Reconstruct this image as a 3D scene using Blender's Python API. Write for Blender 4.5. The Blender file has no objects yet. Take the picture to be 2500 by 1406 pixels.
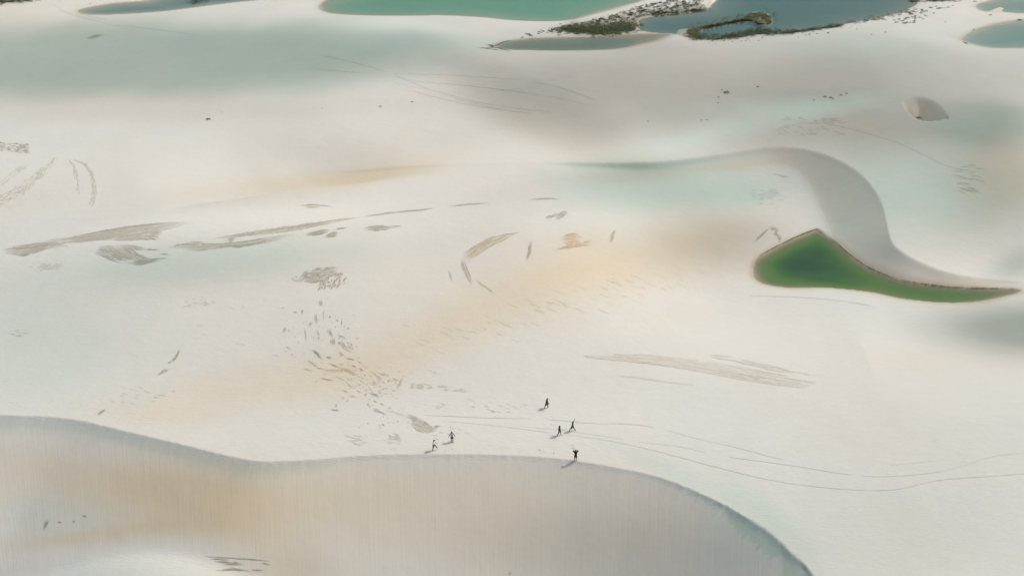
import bpy, bmesh, math, random
import numpy as np
from mathutils import Vector

random.seed(11)
RNG = np.random.default_rng(7)
sc = bpy.context.scene
col = sc.collection
R = math.radians

# ------------------------------------------------------------------ camera
CH = 81.0                      # drone height above the crest of the near dune
DEP = R(28.0)                  # downward tilt
F = 2400.0                     # focal length in pixels of a 2500 px wide frame
cam_d = bpy.data.cameras.new('camera')
cam_d.sensor_width = 36.0
cam_d.lens = 36.0 * F / 2500.0
cam_d.clip_start = 0.5
cam_d.clip_end = 20000
cam = bpy.data.objects.new('camera', cam_d)
cam.location = (0, 0, CH)
cam.rotation_euler = (math.pi / 2 - DEP, 0, 0)
col.objects.link(cam)
sc.camera = cam

# ------------------------------------------------------------------ sky, sun, exposure
SUN_EL = R(50.0)
SUN_AZ = R(66.0)               # clockwise from +Y, so behind the dunes and to the right
w = bpy.data.worlds.new('World')
sc.world = w
w.use_nodes = True
nt = w.node_tree
nt.nodes.clear()
sky = nt.nodes.new('ShaderNodeTexSky')
sky.sky_type = 'NISHITA'
sky.sun_disc = False
sky.sun_elevation = SUN_EL
sky.sun_rotation = SUN_AZ
sky.air_density = 1.0
sky.dust_density = 5.0
sky.ozone_density = 1.0
bg = nt.nodes.new('ShaderNodeBackground')
bg.inputs['Strength'].default_value = 0.15
wo = nt.nodes.new('ShaderNodeOutputWorld')
nt.links.new(sky.outputs[0], bg.inputs[0])
nt.links.new(bg.outputs[0], wo.inputs[0])

sun_d = bpy.data.lights.new('sun', 'SUN')
sun_d.energy = 2.2
sun_d.angle = R(1.0)
sun_d.color = (1.0, 0.965, 0.91)
sun = bpy.data.objects.new('sun', sun_d)
sdir = Vector((math.sin(SUN_AZ) * math.cos(SUN_EL), math.cos(SUN_AZ) * math.cos(SUN_EL), math.sin(SUN_EL)))
sun.rotation_euler = sdir.to_track_quat('Z', 'Y').to_euler()
sun.location = (60, 60, 120)
col.objects.link(sun)

vs = sc.view_settings
vs.view_transform = 'Standard'
vs.look = 'None'
vs.gamma = 1
vs.exposure = -0.10
vs.use_curve_mapping = False
sc.cycles.max_bounces = 6
sc.cycles.transparent_max_bounces = 28
sc.cycles.caustics_reflective = False
sc.cycles.caustics_refractive = False

# ------------------------------------------------------------------ small maths
CT, ST = math.cos(DEP), math.sin(DEP)

def project(x, y, z):
    d = y * CT - (z - CH) * ST
    u = y * ST + (z - CH) * CT
    return 1250 + F * x / d, 703 - F * u / d

def at(px, py, z=0.0):
    """photograph pixel -> point on the level z"""
    px = np.asarray(px, float); py = np.asarray(py, float); z = np.asarray(z, float)
    a = (px - 1250) / F
    b = (703 - py) / F
    dy = CT + b * ST
    dz = -ST + b * CT
    t = (z - CH) / dz
    return t * a, t * dy

def sstep(a, b, x):
    t = np.clip((x - a) / (b - a), 0, 1)
    return t * t * (3 - 2 * t)

def smax(a, b, k):
    return 0.5 * (a + b + np.sqrt((a - b) ** 2 + k * k))

def catmull(p, n=8, closed=False):
    p = np.asarray(p, float)
    out = []
    N = len(p)
    rng = range(N if closed else N - 1)
    for i in rng:
        if closed:
            p0, p1, p2, p3 = p[(i - 1) % N], p[i], p[(i + 1) % N], p[(i + 2) % N]
        else:
            p0, p1, p2, p3 = p[max(i - 1, 0)], p[i], p[i + 1], p[min(i + 2, N - 1)]
        for k in range(n):
            t = k / n
            out.append(0.5 * ((2 * p1) + (-p0 + p2) * t + (2 * p0 - 5 * p1 + 4 * p2 - p3) * t * t + (-p0 + 3 * p1 - 3 * p2 + p3) * t ** 3))
    if not closed:
        out.append(p[-1])
    return np.array(out)

def poly_dist(X, Y, P, closed=False, extra=None, pad=60.0):
    """distance to a polyline, arc length of the nearest point, and 'extra' interpolated there"""
    P = np.asarray(P, float)
    D2 = np.full(X.shape, 1e12)
    S = np.zeros(X.shape)
    E = np.zeros(X.shape)
    m = (X > P[:, 0].min() - pad) & (X < P[:, 0].max() + pad) & (Y > P[:, 1].min() - pad) & (Y < P[:, 1].max() + pad)
    idx = np.nonzero(m)[0]
    x, y = X[idx], Y[idx]
    d2 = np.full(x.shape, 1e12); s = np.zeros(x.shape); e = np.zeros(x.shape)
    acc = 0.0
    N = len(P)
    for i in range(N if closed else N - 1):
        ax, ay = P[i]; bx, by = P[(i + 1) % N]
        vx, vy = bx - ax, by - ay
        L2 = vx * vx + vy * vy
        if L2 < 1e-12:
            continue
        L = math.sqrt(L2)
        t = np.clip(((x - ax) * vx + (y - ay) * vy) / L2, 0, 1)
        q = (x - ax - t * vx) ** 2 + (y - ay - t * vy) ** 2
        k = q < d2
        d2[k] = q[k]
        s[k] = acc + t[k] * L
        if extra is not None:
            e[k] = extra[i] + t[k] * (extra[(i + 1) % N] - extra[i])
        acc += L
    D2[idx] = d2; S[idx] = s; E[idx] = e
    return np.sqrt(D2), S, E

def inside(X, Y, P):
    P = np.asarray(P, float)
    r = np.zeros(X.shape, bool)
    m = (X > P[:, 0].min()) & (X < P[:, 0].max()) & (Y > P[:, 1].min()) & (Y < P[:, 1].max())
    idx = np.nonzero(m)[0]
    x, y = X[idx], Y[idx]
    c = np.zeros(x.shape, bool)
    N = len(P)
    j = N - 1
    for i in range(N):
        xi, yi = P[i]; xj, yj = P[j]
        if yi != yj:
            k = ((yi > y) != (yj > y)) & (x < (xj - xi) * (y - yi) / (yj - yi) + xi)
            c ^= k
        j = i
    r[idx] = c
    return r

def vnoise(x, y, seed=0):
    """smooth value noise, about -1..1"""
    g = np.random.default_rng(seed).random((256, 256)) * 2 - 1
    xi = np.floor(x).astype(int); yi = np.floor(y).astype(int)
    fx = x - xi; fy = y - yi
    fx = fx * fx * (3 - 2 * fx); fy = fy * fy * (3 - 2 * fy)
    a = g[xi & 255, yi & 255]; b = g[(xi + 1) & 255, yi & 255]
    c = g[xi & 255, (yi + 1) & 255]; d = g[(xi + 1) & 255, (yi + 1) & 255]
    return (a * (1 - fx) + b * fx) * (1 - fy) + (c * (1 - fx) + d * fx) * fy

def fbm(x, y, seed=0, o=4):
    r = 0; a = 0.5
    for k in range(o):
        r = r + a * vnoise(x * 2 ** k + 17.3 * k, y * 2 ** k - 9.1 * k, seed + k)
        a *= 0.5
    return r

# ------------------------------------------------------------------ terrain grid (a fan that is finer near the viewer's dune)
ys = np.concatenate([np.linspace(-160, 56, 14)[:-1],
                     np.linspace(56 ** -0.5, 92 ** -0.5, 210)[:-1] ** -2.0, np.linspace(92 ** -0.5, 118 ** -0.5, 240)[:-1] ** -2.0,
                     np.linspace(118 ** -0.5, 470 ** -0.5, 500)[:-1] ** -2.0,
                     np.linspace(470 ** -0.5, 9000 ** -0.5, 70) ** -2.0])
ui = np.linspace(-1.06, 1.06, 1040)
uo = 1.06 + np.linspace(0, 1, 22)[1:] ** 2 * 7.0
us = np.concatenate([-uo[::-1], ui, uo])
WY = lambda y: 0.5 * np.sqrt((y + 30.0) ** 2 + 60.0 ** 2)
NR, NC = len(ys), len(us)
YY = np.repeat(ys, NC)
XX = np.tile(us, NR) * WY(YY)

def undulate(x, y):
    fade = 1.0 + 2.5 * sstep(470, 2500, y)
    return fade * (0.8 * np.sin(x / 41 + y / 77 + 1.3) + 0.6 * np.sin(y / 43 - x / 95 + 0.4) + 0.3 * np.sin(x / 19 + 0.7 * np.sin(y / 27)) - 0.35 + 0.45 * np.sin((0.45 * x + y) / 15.5 + 1.2 * np.sin(x / 52)) * sstep(90, 140, y) + 0.35 * np.sin((x - 0.35 * y) / 12.0 + 0.9 * np.sin(y / 33)) * sstep(90, 150, y))

def at_u(px, py, dz=0.0):
    px = np.asarray(px, float); py = np.asarray(py, float)
    z = np.zeros(px.shape) + dz
    for _ in range(25):
        x, y = at(px, py, z)
        z = 0.4 * z + 0.6 * (undulate(x, y) + dz)
    return x, y, z

HH = undulate(XX, YY)
slip_s = np.zeros(XX.shape); slip_d = np.zeros(XX.shape); slip_m = np.zeros(XX.shape)
OCH = np.zeros(XX.shape); DMP_SHADE = np.zeros(XX.shape); TEA = np.zeros(XX.shape)  # wetness and painted shade share one darkening channel
BED = np.zeros(XX.shape); BEDK = np.zeros(XX.shape); MUD = np.zeros(XX.shape)

# ---- the far ridge on the left: its lee drops away behind the crest
rx, ry, rz = at_u(*catmull([(300, 548), (420, 522), (520, 497), (620, 479), (700, 467), (800, 455), (900, 446), (1000, 438), (1060, 432), (1120, 427)]).T)
P = np.stack([rx, ry], 1)
d, s, e = poly_dist(XX, YY, P, pad=90)
tdir = P[-1] - P[0]; tdir /= np.linalg.norm(tdir); ndir = np.array([-tdir[1], tdir[0]])
cl = np.vstack([P, [P[-1] + ndir * 80, P[0] + ndir * 80]])
ins = inside(XX, YY, cl)
al = ((XX - P[0, 0]) * tdir[0] + (YY - P[0, 1]) * tdir[1]) / np.linalg.norm(P[-1] - P[0])
drop = np.minimum(0.6 * d, 2.4) * (1 - sstep(10, 65, d)) * sstep(0.05, 0.45, al) * sstep(1.0, 0.6, al + 0.004 * d)
HH = HH - np.where(ins, drop, 0)

# ---- the near dune: crest, slip face and hollow in front of it
crest_px = catmull([(-420, 985), (-200, 1000), (0, 1012), (160, 1020), (300, 1050), (450, 1085), (560, 1112), (640, 1125), (760, 1121), (880, 1112),
                    (1000, 1108), (1140, 1108), (1280, 1112), (1400, 1123), (1500, 1140), (1590, 1159), (1680, 1190), (1760, 1226),
                    (1840, 1272), (1910, 1327), (1960, 1375), (2000, 1420), (2040, 1490), (2075, 1600), (2090, 1800)], 6)
cx, cy, cz = at_u(*crest_px.T)
crest = np.stack([cx, cy], 1)
t_px = crest_px[:, 0]
lip = 0.08 * sstep(1000, 650, t_px) + 0.10 * sstep(1600, 1900, t_px) + 0.08
d, s, e = poly_dist(XX, YY, crest, extra=lip, pad=110)
_, _, ez = poly_dist(XX, YY, crest, extra=cz, pad=110)
_, _, epx = poly_dist(XX, YY, crest, extra=t_px, pad=110)
cl = np.vstack([crest, [[crest[-1, 0], -170], [-400, -170], [-400, crest[0, 1]]]])
ins = inside(XX, YY, cl)
rug = (0.10 + 0.22 * sstep(1550, 1800, epx)) * fbm(s * 1.1, s * 0.0 + 3.0, 31, 4)
rug = rug * np.exp(-d / 1.2)
dd = np.maximum(d + rug, 0)
lw = 0.75 + 1.0 * sstep(900, 500, epx) + 0.35 * vnoise(s * 0.9, s * 0 + 5, 8) * sstep(1600, 1800, epx)
tl = np.clip(dd / lw, 0, 1)
slip = ez - e * (1 - (1 - tl) ** 1.6) - 0.50 * dd
mx, my = at(430, 1420, -6.6)
floor = -14.5 + 8.2 * np.exp(-(((XX - mx) / 26) ** 2 + ((YY - my) / 19) ** 2)) + 0.4 * undulate(XX * 1.7, YY * 1.7)
floor = floor - 0.02 * (XX - mx) 
pit = smax(slip, floor, 0.55)
pit = np.where(d > 109, floor, pit)
HH = np.where(ins, pit, HH)
kk = ins & (d < 60)
slip_s[kk] = 135.0 * XX[kk] / (YY[kk] + 48.0); slip_d[kk] = d[kk]
# the damp, blue-green rim under the crest, ragged where it has been slumping
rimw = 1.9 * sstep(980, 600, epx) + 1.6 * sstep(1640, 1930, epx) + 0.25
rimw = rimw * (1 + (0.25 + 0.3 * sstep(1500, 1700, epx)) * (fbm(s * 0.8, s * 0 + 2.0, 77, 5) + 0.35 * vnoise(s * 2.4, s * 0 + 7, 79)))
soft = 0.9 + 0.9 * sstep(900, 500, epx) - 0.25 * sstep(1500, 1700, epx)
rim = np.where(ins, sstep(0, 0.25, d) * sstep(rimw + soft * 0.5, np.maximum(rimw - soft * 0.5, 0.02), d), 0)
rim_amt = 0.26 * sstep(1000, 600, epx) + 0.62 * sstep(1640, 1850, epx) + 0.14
TEA += 0.75 * rim * rim_amt; DMP_SHADE += 0.16 * rim * rim_amt
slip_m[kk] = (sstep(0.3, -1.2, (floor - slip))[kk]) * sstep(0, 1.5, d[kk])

# ---- the green lagoon and the horn-shaped dune round it
ZW = -8.0
lag_px = catmull([(1838, 657), (1848, 634), (1880, 612), (1940, 582), (1985, 564), (1999, 563), (2040, 594), (2085, 632), (2130, 660), (2200, 685),
                  (2270, 697), (2350, 704), (2470, 706), (2490, 712), (2450, 724), (2380, 737), (2300, 739), (2200, 729), (2120, 713),
                  (2020, 703), (1930, 703), (1870, 695), (1842, 680)], 6, True)
LAG = np.stack(at(lag_px[:, 0], lag_px[:, 1], ZW), 1)
dl, _, _ = poly_dist(XX, YY, LAG, True, pad=110)
inl = inside(XX, YY, LAG)
dl_o = np.where(inl, 0, np.minimum(dl, 109))
h3 = catmull([(1330, 398, 0), (1400, 397, 0), (1500, 397, 0), (1620, 393, 0), (1760, 376, 0.05), (1880, 360, 0.1), (1960, 364, 0.1), (2030, 383, 0), (2090, 416, -0.4), (2130, 456, -1.0),
              (2155, 502, -1.9), (2167, 552, -2.9), (2180, 594, -3.8), (2217, 624, -4.7), (2274, 651, -5.6), (2342, 671, -6.4), (2430, 682, -7.2), (2540, 690, -7.9)], 6)
h_px = h3[:, :2]; hz_rel = h3[:, 2]
hx, hy = at(h_px[:, 0], h_px[:, 1], hz_rel)
wgt = np.interp(hz_rel, [-4.5, -0.5, 0], [0.1, 0.9, 1])
for _ in range(12):
    hzc = hz_rel + wgt * undulate(hx, hy)
    hx, hy = at(h_px[:, 0], h_px[:, 1], hzc)
HORN = np.stack([hx, hy], 1)
dc, hs, hz = poly_dist(XX, YY, HORN, extra=hzc, pad=150)
near_x, near_y = at(1400, 1000, 0)
cl = np.vstack([HORN, [[HORN[-1, 0] + 60, HORN[-1, 1] - 5], [HORN[-1, 0] + 60, 100], [-60, 100], [-60, HORN[0, 1]]]])
inh = inside(XX, YY, cl)
rt = np.clip(dl_o / 54.0, 0, 1)
rise = rt ** 3 * (10 - 15 * rt + 6 * rt * rt)
base = HH
zb = ZW + (0.05 + 0.035 * np.minimum(dl_o, 6)) * (1 - rise) + (base - ZW) * rise
zb = np.where(dl_o < 100, zb, base)
slp = np.maximum(0.45, (hz - ZW) / np.maximum(dl_o + dc, 0.5))
sface = hz - slp * dc
zin = smax(zb, np.where(dc < 60, sface, -99), 0.35) - 0.0
zin = np.where(dl_o > 55, np.where(dc < 30, np.maximum(base - 0, np.minimum(sface, base)), base), zin)
ow = np.zeros(XX.shape); oz = np.zeros(XX.shape)
sel = np.nonzero((dc < 62) & ~inh)[0]
cumh = np.concatenate([[0], np.cumsum(np.linalg.norm(np.diff(HORN, axis=0), axis=1))])
tq = np.arange(0, cumh[-1], 0.9)
for qx, qy, qz in zip(np.interp(tq, cumh, HORN[:, 0]), np.interp(tq, cumh, HORN[:, 1]), np.interp(tq, cumh, hzc)):
    ww = 1.0 / ((XX[sel] - qx) ** 2 + (YY[sel] - qy) ** 2 + 0.25) ** 1.5
    ow[sel] += ww; oz[sel] += ww * qz
hzw = np.where(ow > 0, oz / np.maximum(ow, 1e-12), hz)
zout = hzw + (base - hzw) * sstep(0, 60, dc)
zout = np.where(dc < 140, zout, base)
region = (dl_o < 100) | (dc < 60)
HH = np.where(region & ~ins, np.where(inh, np.minimum(zin, np.maximum(base, hz)), zout), HH)
def blur2(A, n):
    A = A.reshape(NR, NC).copy()
    for _ in range(n):
        A[1:-1] = 0.25 * A[:-2] + 0.5 * A[1:-1] + 0.25 * A[2:]
        A[:, 1:-1] = 0.25 * A[:, :-2] + 0.5 * A[:, 1:-1] + 0.25 * A[:, 2:]
    return A.ravel()
mk = (inh & (dc < 40) & ~inl & ~ins).astype(float) * (1 - sstep(18, 34, dc)) * sstep(50, 75, hs) * sstep(0.8, 3.0, dc) * sstep(0.4, 2.0, dl)
HH = HH + mk * (blur2(HH, 16) - HH)
lx, ly = at(1955, 640, ZW)
tailm = np.interp(hs, [0, 6, 20, 40, 62], [0, 0.6, 1, 0.7, 0]) * (dc < 40) * inh * ~inl
HH = HH - tailm * np.minimum(0.5 * dc, 0.6) * (1 - sstep(3, 13, dc))
TEA += 0.55 * tailm * np.exp(-((dc - 1.0) / 1.4) ** 2); DMP_SHADE += 0.16 * tailm * np.exp(-((dc - 0.9) / 1.2) ** 2); OCH *= 1 - 0.9 * np.clip(tailm, 0, 1)  # shadow line below the tail's crest, painted into the sand colour
pxl = project(XX, YY, ZW + 0 * XX)[0]
dep0 = np.where(inl, 1 - np.exp(-dl / np.interp(pxl, [1840, 1920, 2010, 2300, 2450], [3.4, 2.3, 1.3, 1.2, 2.0])), 0)
dep = np.minimum(dep0, np.maximum(blur2(dep0, 5), 0.0) * 1.0 + 0.02) 
hole = np.exp(-(((XX - lx) / 13.0) ** 2 + ((YY - ly - 3) / 13.0) ** 2))
dep = np.clip(dep * (0.64 + 0.34 * hole), 0, 1)
HH = np.where(inl, ZW - 0.04 - 0.8 * (1 - np.exp(-dl / 6.0)), HH)
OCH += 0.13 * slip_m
BED = np.where(inl, dep, BED)
BEDK = np.where(inl, 1.0, BEDK)
kk = inh & (dc < 25) & ~inl & ~ins & (sface > zb)
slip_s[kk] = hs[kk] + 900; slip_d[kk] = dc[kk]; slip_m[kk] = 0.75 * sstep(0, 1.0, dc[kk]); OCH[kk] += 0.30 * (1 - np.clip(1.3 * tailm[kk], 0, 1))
OCH += np.where(inl, 0, 0.5 * np.exp(-(dl / 0.7) ** 2) + 0.16 * np.exp(-(dl / 2.4) ** 2))
DMP_SHADE += np.where(inl, 0, 0.35 * np.exp(-(dl / 0.8) ** 2))

# ---- a small steep hollow in the far dune
hol_px = catmull([(2202, 246), (2226, 236), (2262, 239), (2294, 255), (2316, 280), (2303, 288), (2268, 290), (2240, 284), (2214, 265)], 5, True)
hx_, hy_, hz_ = at_u(*hol_px.T)
HOL = np.stack([hx_, hy_], 1)
dh, s_, _ = poly_dist(XX, YY, HOL, True, pad=20)
inn = inside(XX, YY, HOL)
far_px = catmull([(2200, 246), (2226, 236), (2262, 239), (2294, 255), (2316, 280)], 5)
near_px = catmull([(2308, 287), (2268, 290), (2240, 284), (2214, 265), (2202, 250)], 5)
df, s_, _ = poly_dist(XX, YY, np.stack(at_u(*far_px.T)[:2], 1), pad=40)
dn, _, _ = poly_dist(XX, YY, np.stack(at_u(*near_px.T)[:2], 1), pad=40)
fp = np.stack(at_u(*far_px.T)[:2], 1)
ch_ = fp[-1] - fp[0]; vn = np.array([ch_[1], -ch_[0]]); vn /= np.linalg.norm(vn)      # points down the hollow's slope, to the near left
off = max((fp - fp[0]) @ -vn)
run = (XX - fp[0, 0]) * vn[0] + (YY - fp[0, 1]) * vn[1] + off
HH = np.where(inn, HH - np.minimum(0.33 * np.clip(run, 0, 12), 0.40 * df) * sstep(0, 1.6, dn), HH)
OCH += np.where(inn, 0.45 * sstep(0, 2.5, dh), 0); DMP_SHADE += np.where(inn, 0.45 * sstep(0, 2.5, dh), 0)  # shade of the hollow's slope painted into the sand colour
slip_m = np.where(inn, 0.6, slip_m); slip_s = np.where(inn, s_ + 2000, slip_s); slip_d = np.where(inn, dh, slip_d)

# ---- the far lagoons
ZF = -1.6
FAR = {
 'teal':  [(779, 16), (792, 29), (840, 36), (950, 39), (1080, 38), (1180, 43), (1250, 50), (1330, 54), (1400, 50), (1440, 40), (1500, 25), (1560, 6), (1610, -14), (1640, -30), (1500, -48), (1100, -52), (860, -36), (800, -4)],
 'left':  [(190, 27), (215, 36), (300, 35), (400, 28), (480, 18), (560, 8), (650, -3), (660, -22), (480, -26), (400, -8), (350, 3), (280, 9), (225, 18)],
 'narrow': [(1206, 112), (1232, 102), (1290, 95), (1360, 92), (1450, 89), (1530, 86), (1590, 82), (1640, 84), (1620, 98), (1590, 107), (1510, 120), (1400, 124), (1300, 123), (1240, 121)],
 'blue':  [(1556, 58), (1562, 47), (1610, 38), (1690, 30), (1732, 20), (1736, 0), (1760, -30), (2000, -44), (2180, -36), (2234, 2), (2232, 16), (2180, 35), (2120, 48), (2050, 62), (1960, 74), (1880, 81), (1790, 93), (1720, 94), (1650, 84), (1590, 80), (1560, 72)],
 'right': [(2350, 95), (2372, 78), (2420, 62), (2500, 51), (2620, 45), (2680, 80), (2620, 118), (2500, 118), (2420, 117), (2375, 108), (2353, 100)],
 'corner': [(2382, 16), (2402, 7), (2450, -4), (2560, -18), (2640, 0), (2600, 26), (2500, 33), (2440, 29), (2402, 28)],
}
FARP = {}
for k, (nm, pts) in enumerate(FAR.items()):
    pp = catmull(pts, 5, True)
    P = np.stack(at(pp[:, 0], pp[:, 1], ZF), 1)
    FARP[nm] = P
    d, _, _ = poly_dist(XX, YY, P, True, pad=60)
    i = inside(XX, YY, P)
    zt = ZF + 0.03 + 0.05 * d
    HH = np.where(~i & (d < 30), zt + (HH - zt) * sstep(0, 30, d), HH)
    dep = 1 - np.exp(-d / (5.0 if nm == 'narrow' else 7.0 if nm == 'blue' else 10.0))
    HH = np.where(i, np.minimum(HH, ZF - 0.03 - 1.2 * dep), HH)
    BED = np.where(i, dep, BED)
    BEDK = np.where(i, {'teal': 2.0, 'left': 3.0, 'narrow': 4.0, 'blue': 5.0, 'right': 6.0, 'corner': 6.0}[nm], BEDK)
    OCH += np.where(i, 0, 0.35 * np.exp(-(d / 1.6) ** 2))
    DMP_SHADE += np.where(i, 0, 0.25 * np.exp(-(d / 1.2) ** 2))
# the neck of sand between two of them, the spit in the blue lagoon and a bar in the corner
neck_px = catmull([(1290, 84), (1420, 56), (1560, 16), (1620, 2), (1680, -20), (1760, -20), (1728, 20), (1690, 30), (1610, 38), (1562, 47), (1556, 72), (1480, 86), (1350, 82)], 4, True)
spit_px = catmull([(1650, 76), (1700, 66), (1760, 55), (1805, 46), (1832, 31), (1862, 30), (1886, 41), (1880, 57), (1852, 58), (1820, 50), (1765, 60), (1706, 73), (1700, 92), (1670, 92)], 4, True)
bar_px = catmull([(2414, 30), (2426, 23), (2440, 18), (2452, 21), (2446, 26), (2452, 32), (2430, 34)], 4, True)
SPITS = []
for pp, hh in ((neck_px, 1.2), (spit_px, 0.4), (bar_px, 0.12)):
    P = np.stack(at(pp[:, 0], pp[:, 1], ZF), 1)
    SPITS.append(P)
    d, _, _ = poly_dist(XX, YY, P, True, pad=20)
    i = inside(XX, YY, P)
    HH = np.where(i, np.maximum(HH, ZF + 0.05 + hh * (1 - np.exp(-d / 6.0))), HH)
    BEDK = np.where(i & (HH > ZF - 0.1), 0, BEDK)
    if pp is spit_px:
        SPIT_IN = i.copy()
    if pp is bar_px:
        OCH += 0.4 * i

def ground_z(x, y):
    x = np.asarray(x, float); y = np.asarray(y, float)
    fr = np.clip(np.interp(y, ys, np.arange(NR)), 0, NR - 1.001)
    fc = np.clip(np.interp(x / WY(y), us, np.arange(NC)), 0, NC - 1.001)
    r = fr.astype(int); c = fc.astype(int)
    a = fr - r; b = fc - c
    G = HH.reshape(NR, NC)
    return (G[r, c] * (1 - b) + G[r, c + 1] * b) * (1 - a) + (G[r + 1, c] * (1 - b) + G[r + 1, c + 1] * b) * a

def hit(px, py):
    """where the line of sight through a photograph pixel meets the ground"""
    px = np.asarray(px, float); py = np.asarray(py, float)
    hi = np.full(px.shape, 4.0); lo = np.full(px.shape, -22.0)
    # march down from above, then bisect
    zt = hi.copy(); done = np.zeros(px.shape, bool); za = hi.copy()
    for k in range(66):
        z = 4.0 - 0.4 * k
        x, y = at(px, py, z)
        below = (z <= ground_z(x, y)) & ~done
        za[below] = z
        done |= below
    lo2 = za; hi2 = za + 0.4
    for _ in range(12):
        m = (lo2 + hi2) / 2
        x, y = at(px, py, m)
        b = m <= ground_z(x, y)
        lo2 = np.where(b, m, lo2); hi2 = np.where(b, hi2, m)
    x, y = at(px, py, (lo2 + hi2) / 2)
    return x, y, ground_z(x, y)

# ------------------------------------------------------------------ stains and painted shade in the sand: damp, mineral teal, iron ochre
VPX, VPY = project(XX, YY, HH)
vis = (ys.repeat(NC) > 40)
wx = 60 * fbm(XX / 34, YY / 70, 51, 3); wy = 26 * fbm(XX / 34 + 9, YY / 70, 61, 3)
QX = np.where(vis, VPX + wx, 1e6); QY = np.where(vis, VPY + wy, 1e6)

def blob(arr, x, y, a, b, amt, rot=0.0, p=1.0):
    c, s_ = math.cos(R(rot)), math.sin(R(rot))
    u = ((QX - x) * c + (QY - y) * s_) / a
    v = (-(QX - x) * s_ + (QY - y) * c) / b
    arr += amt * np.exp(-(u * u + v * v) ** p)

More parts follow.
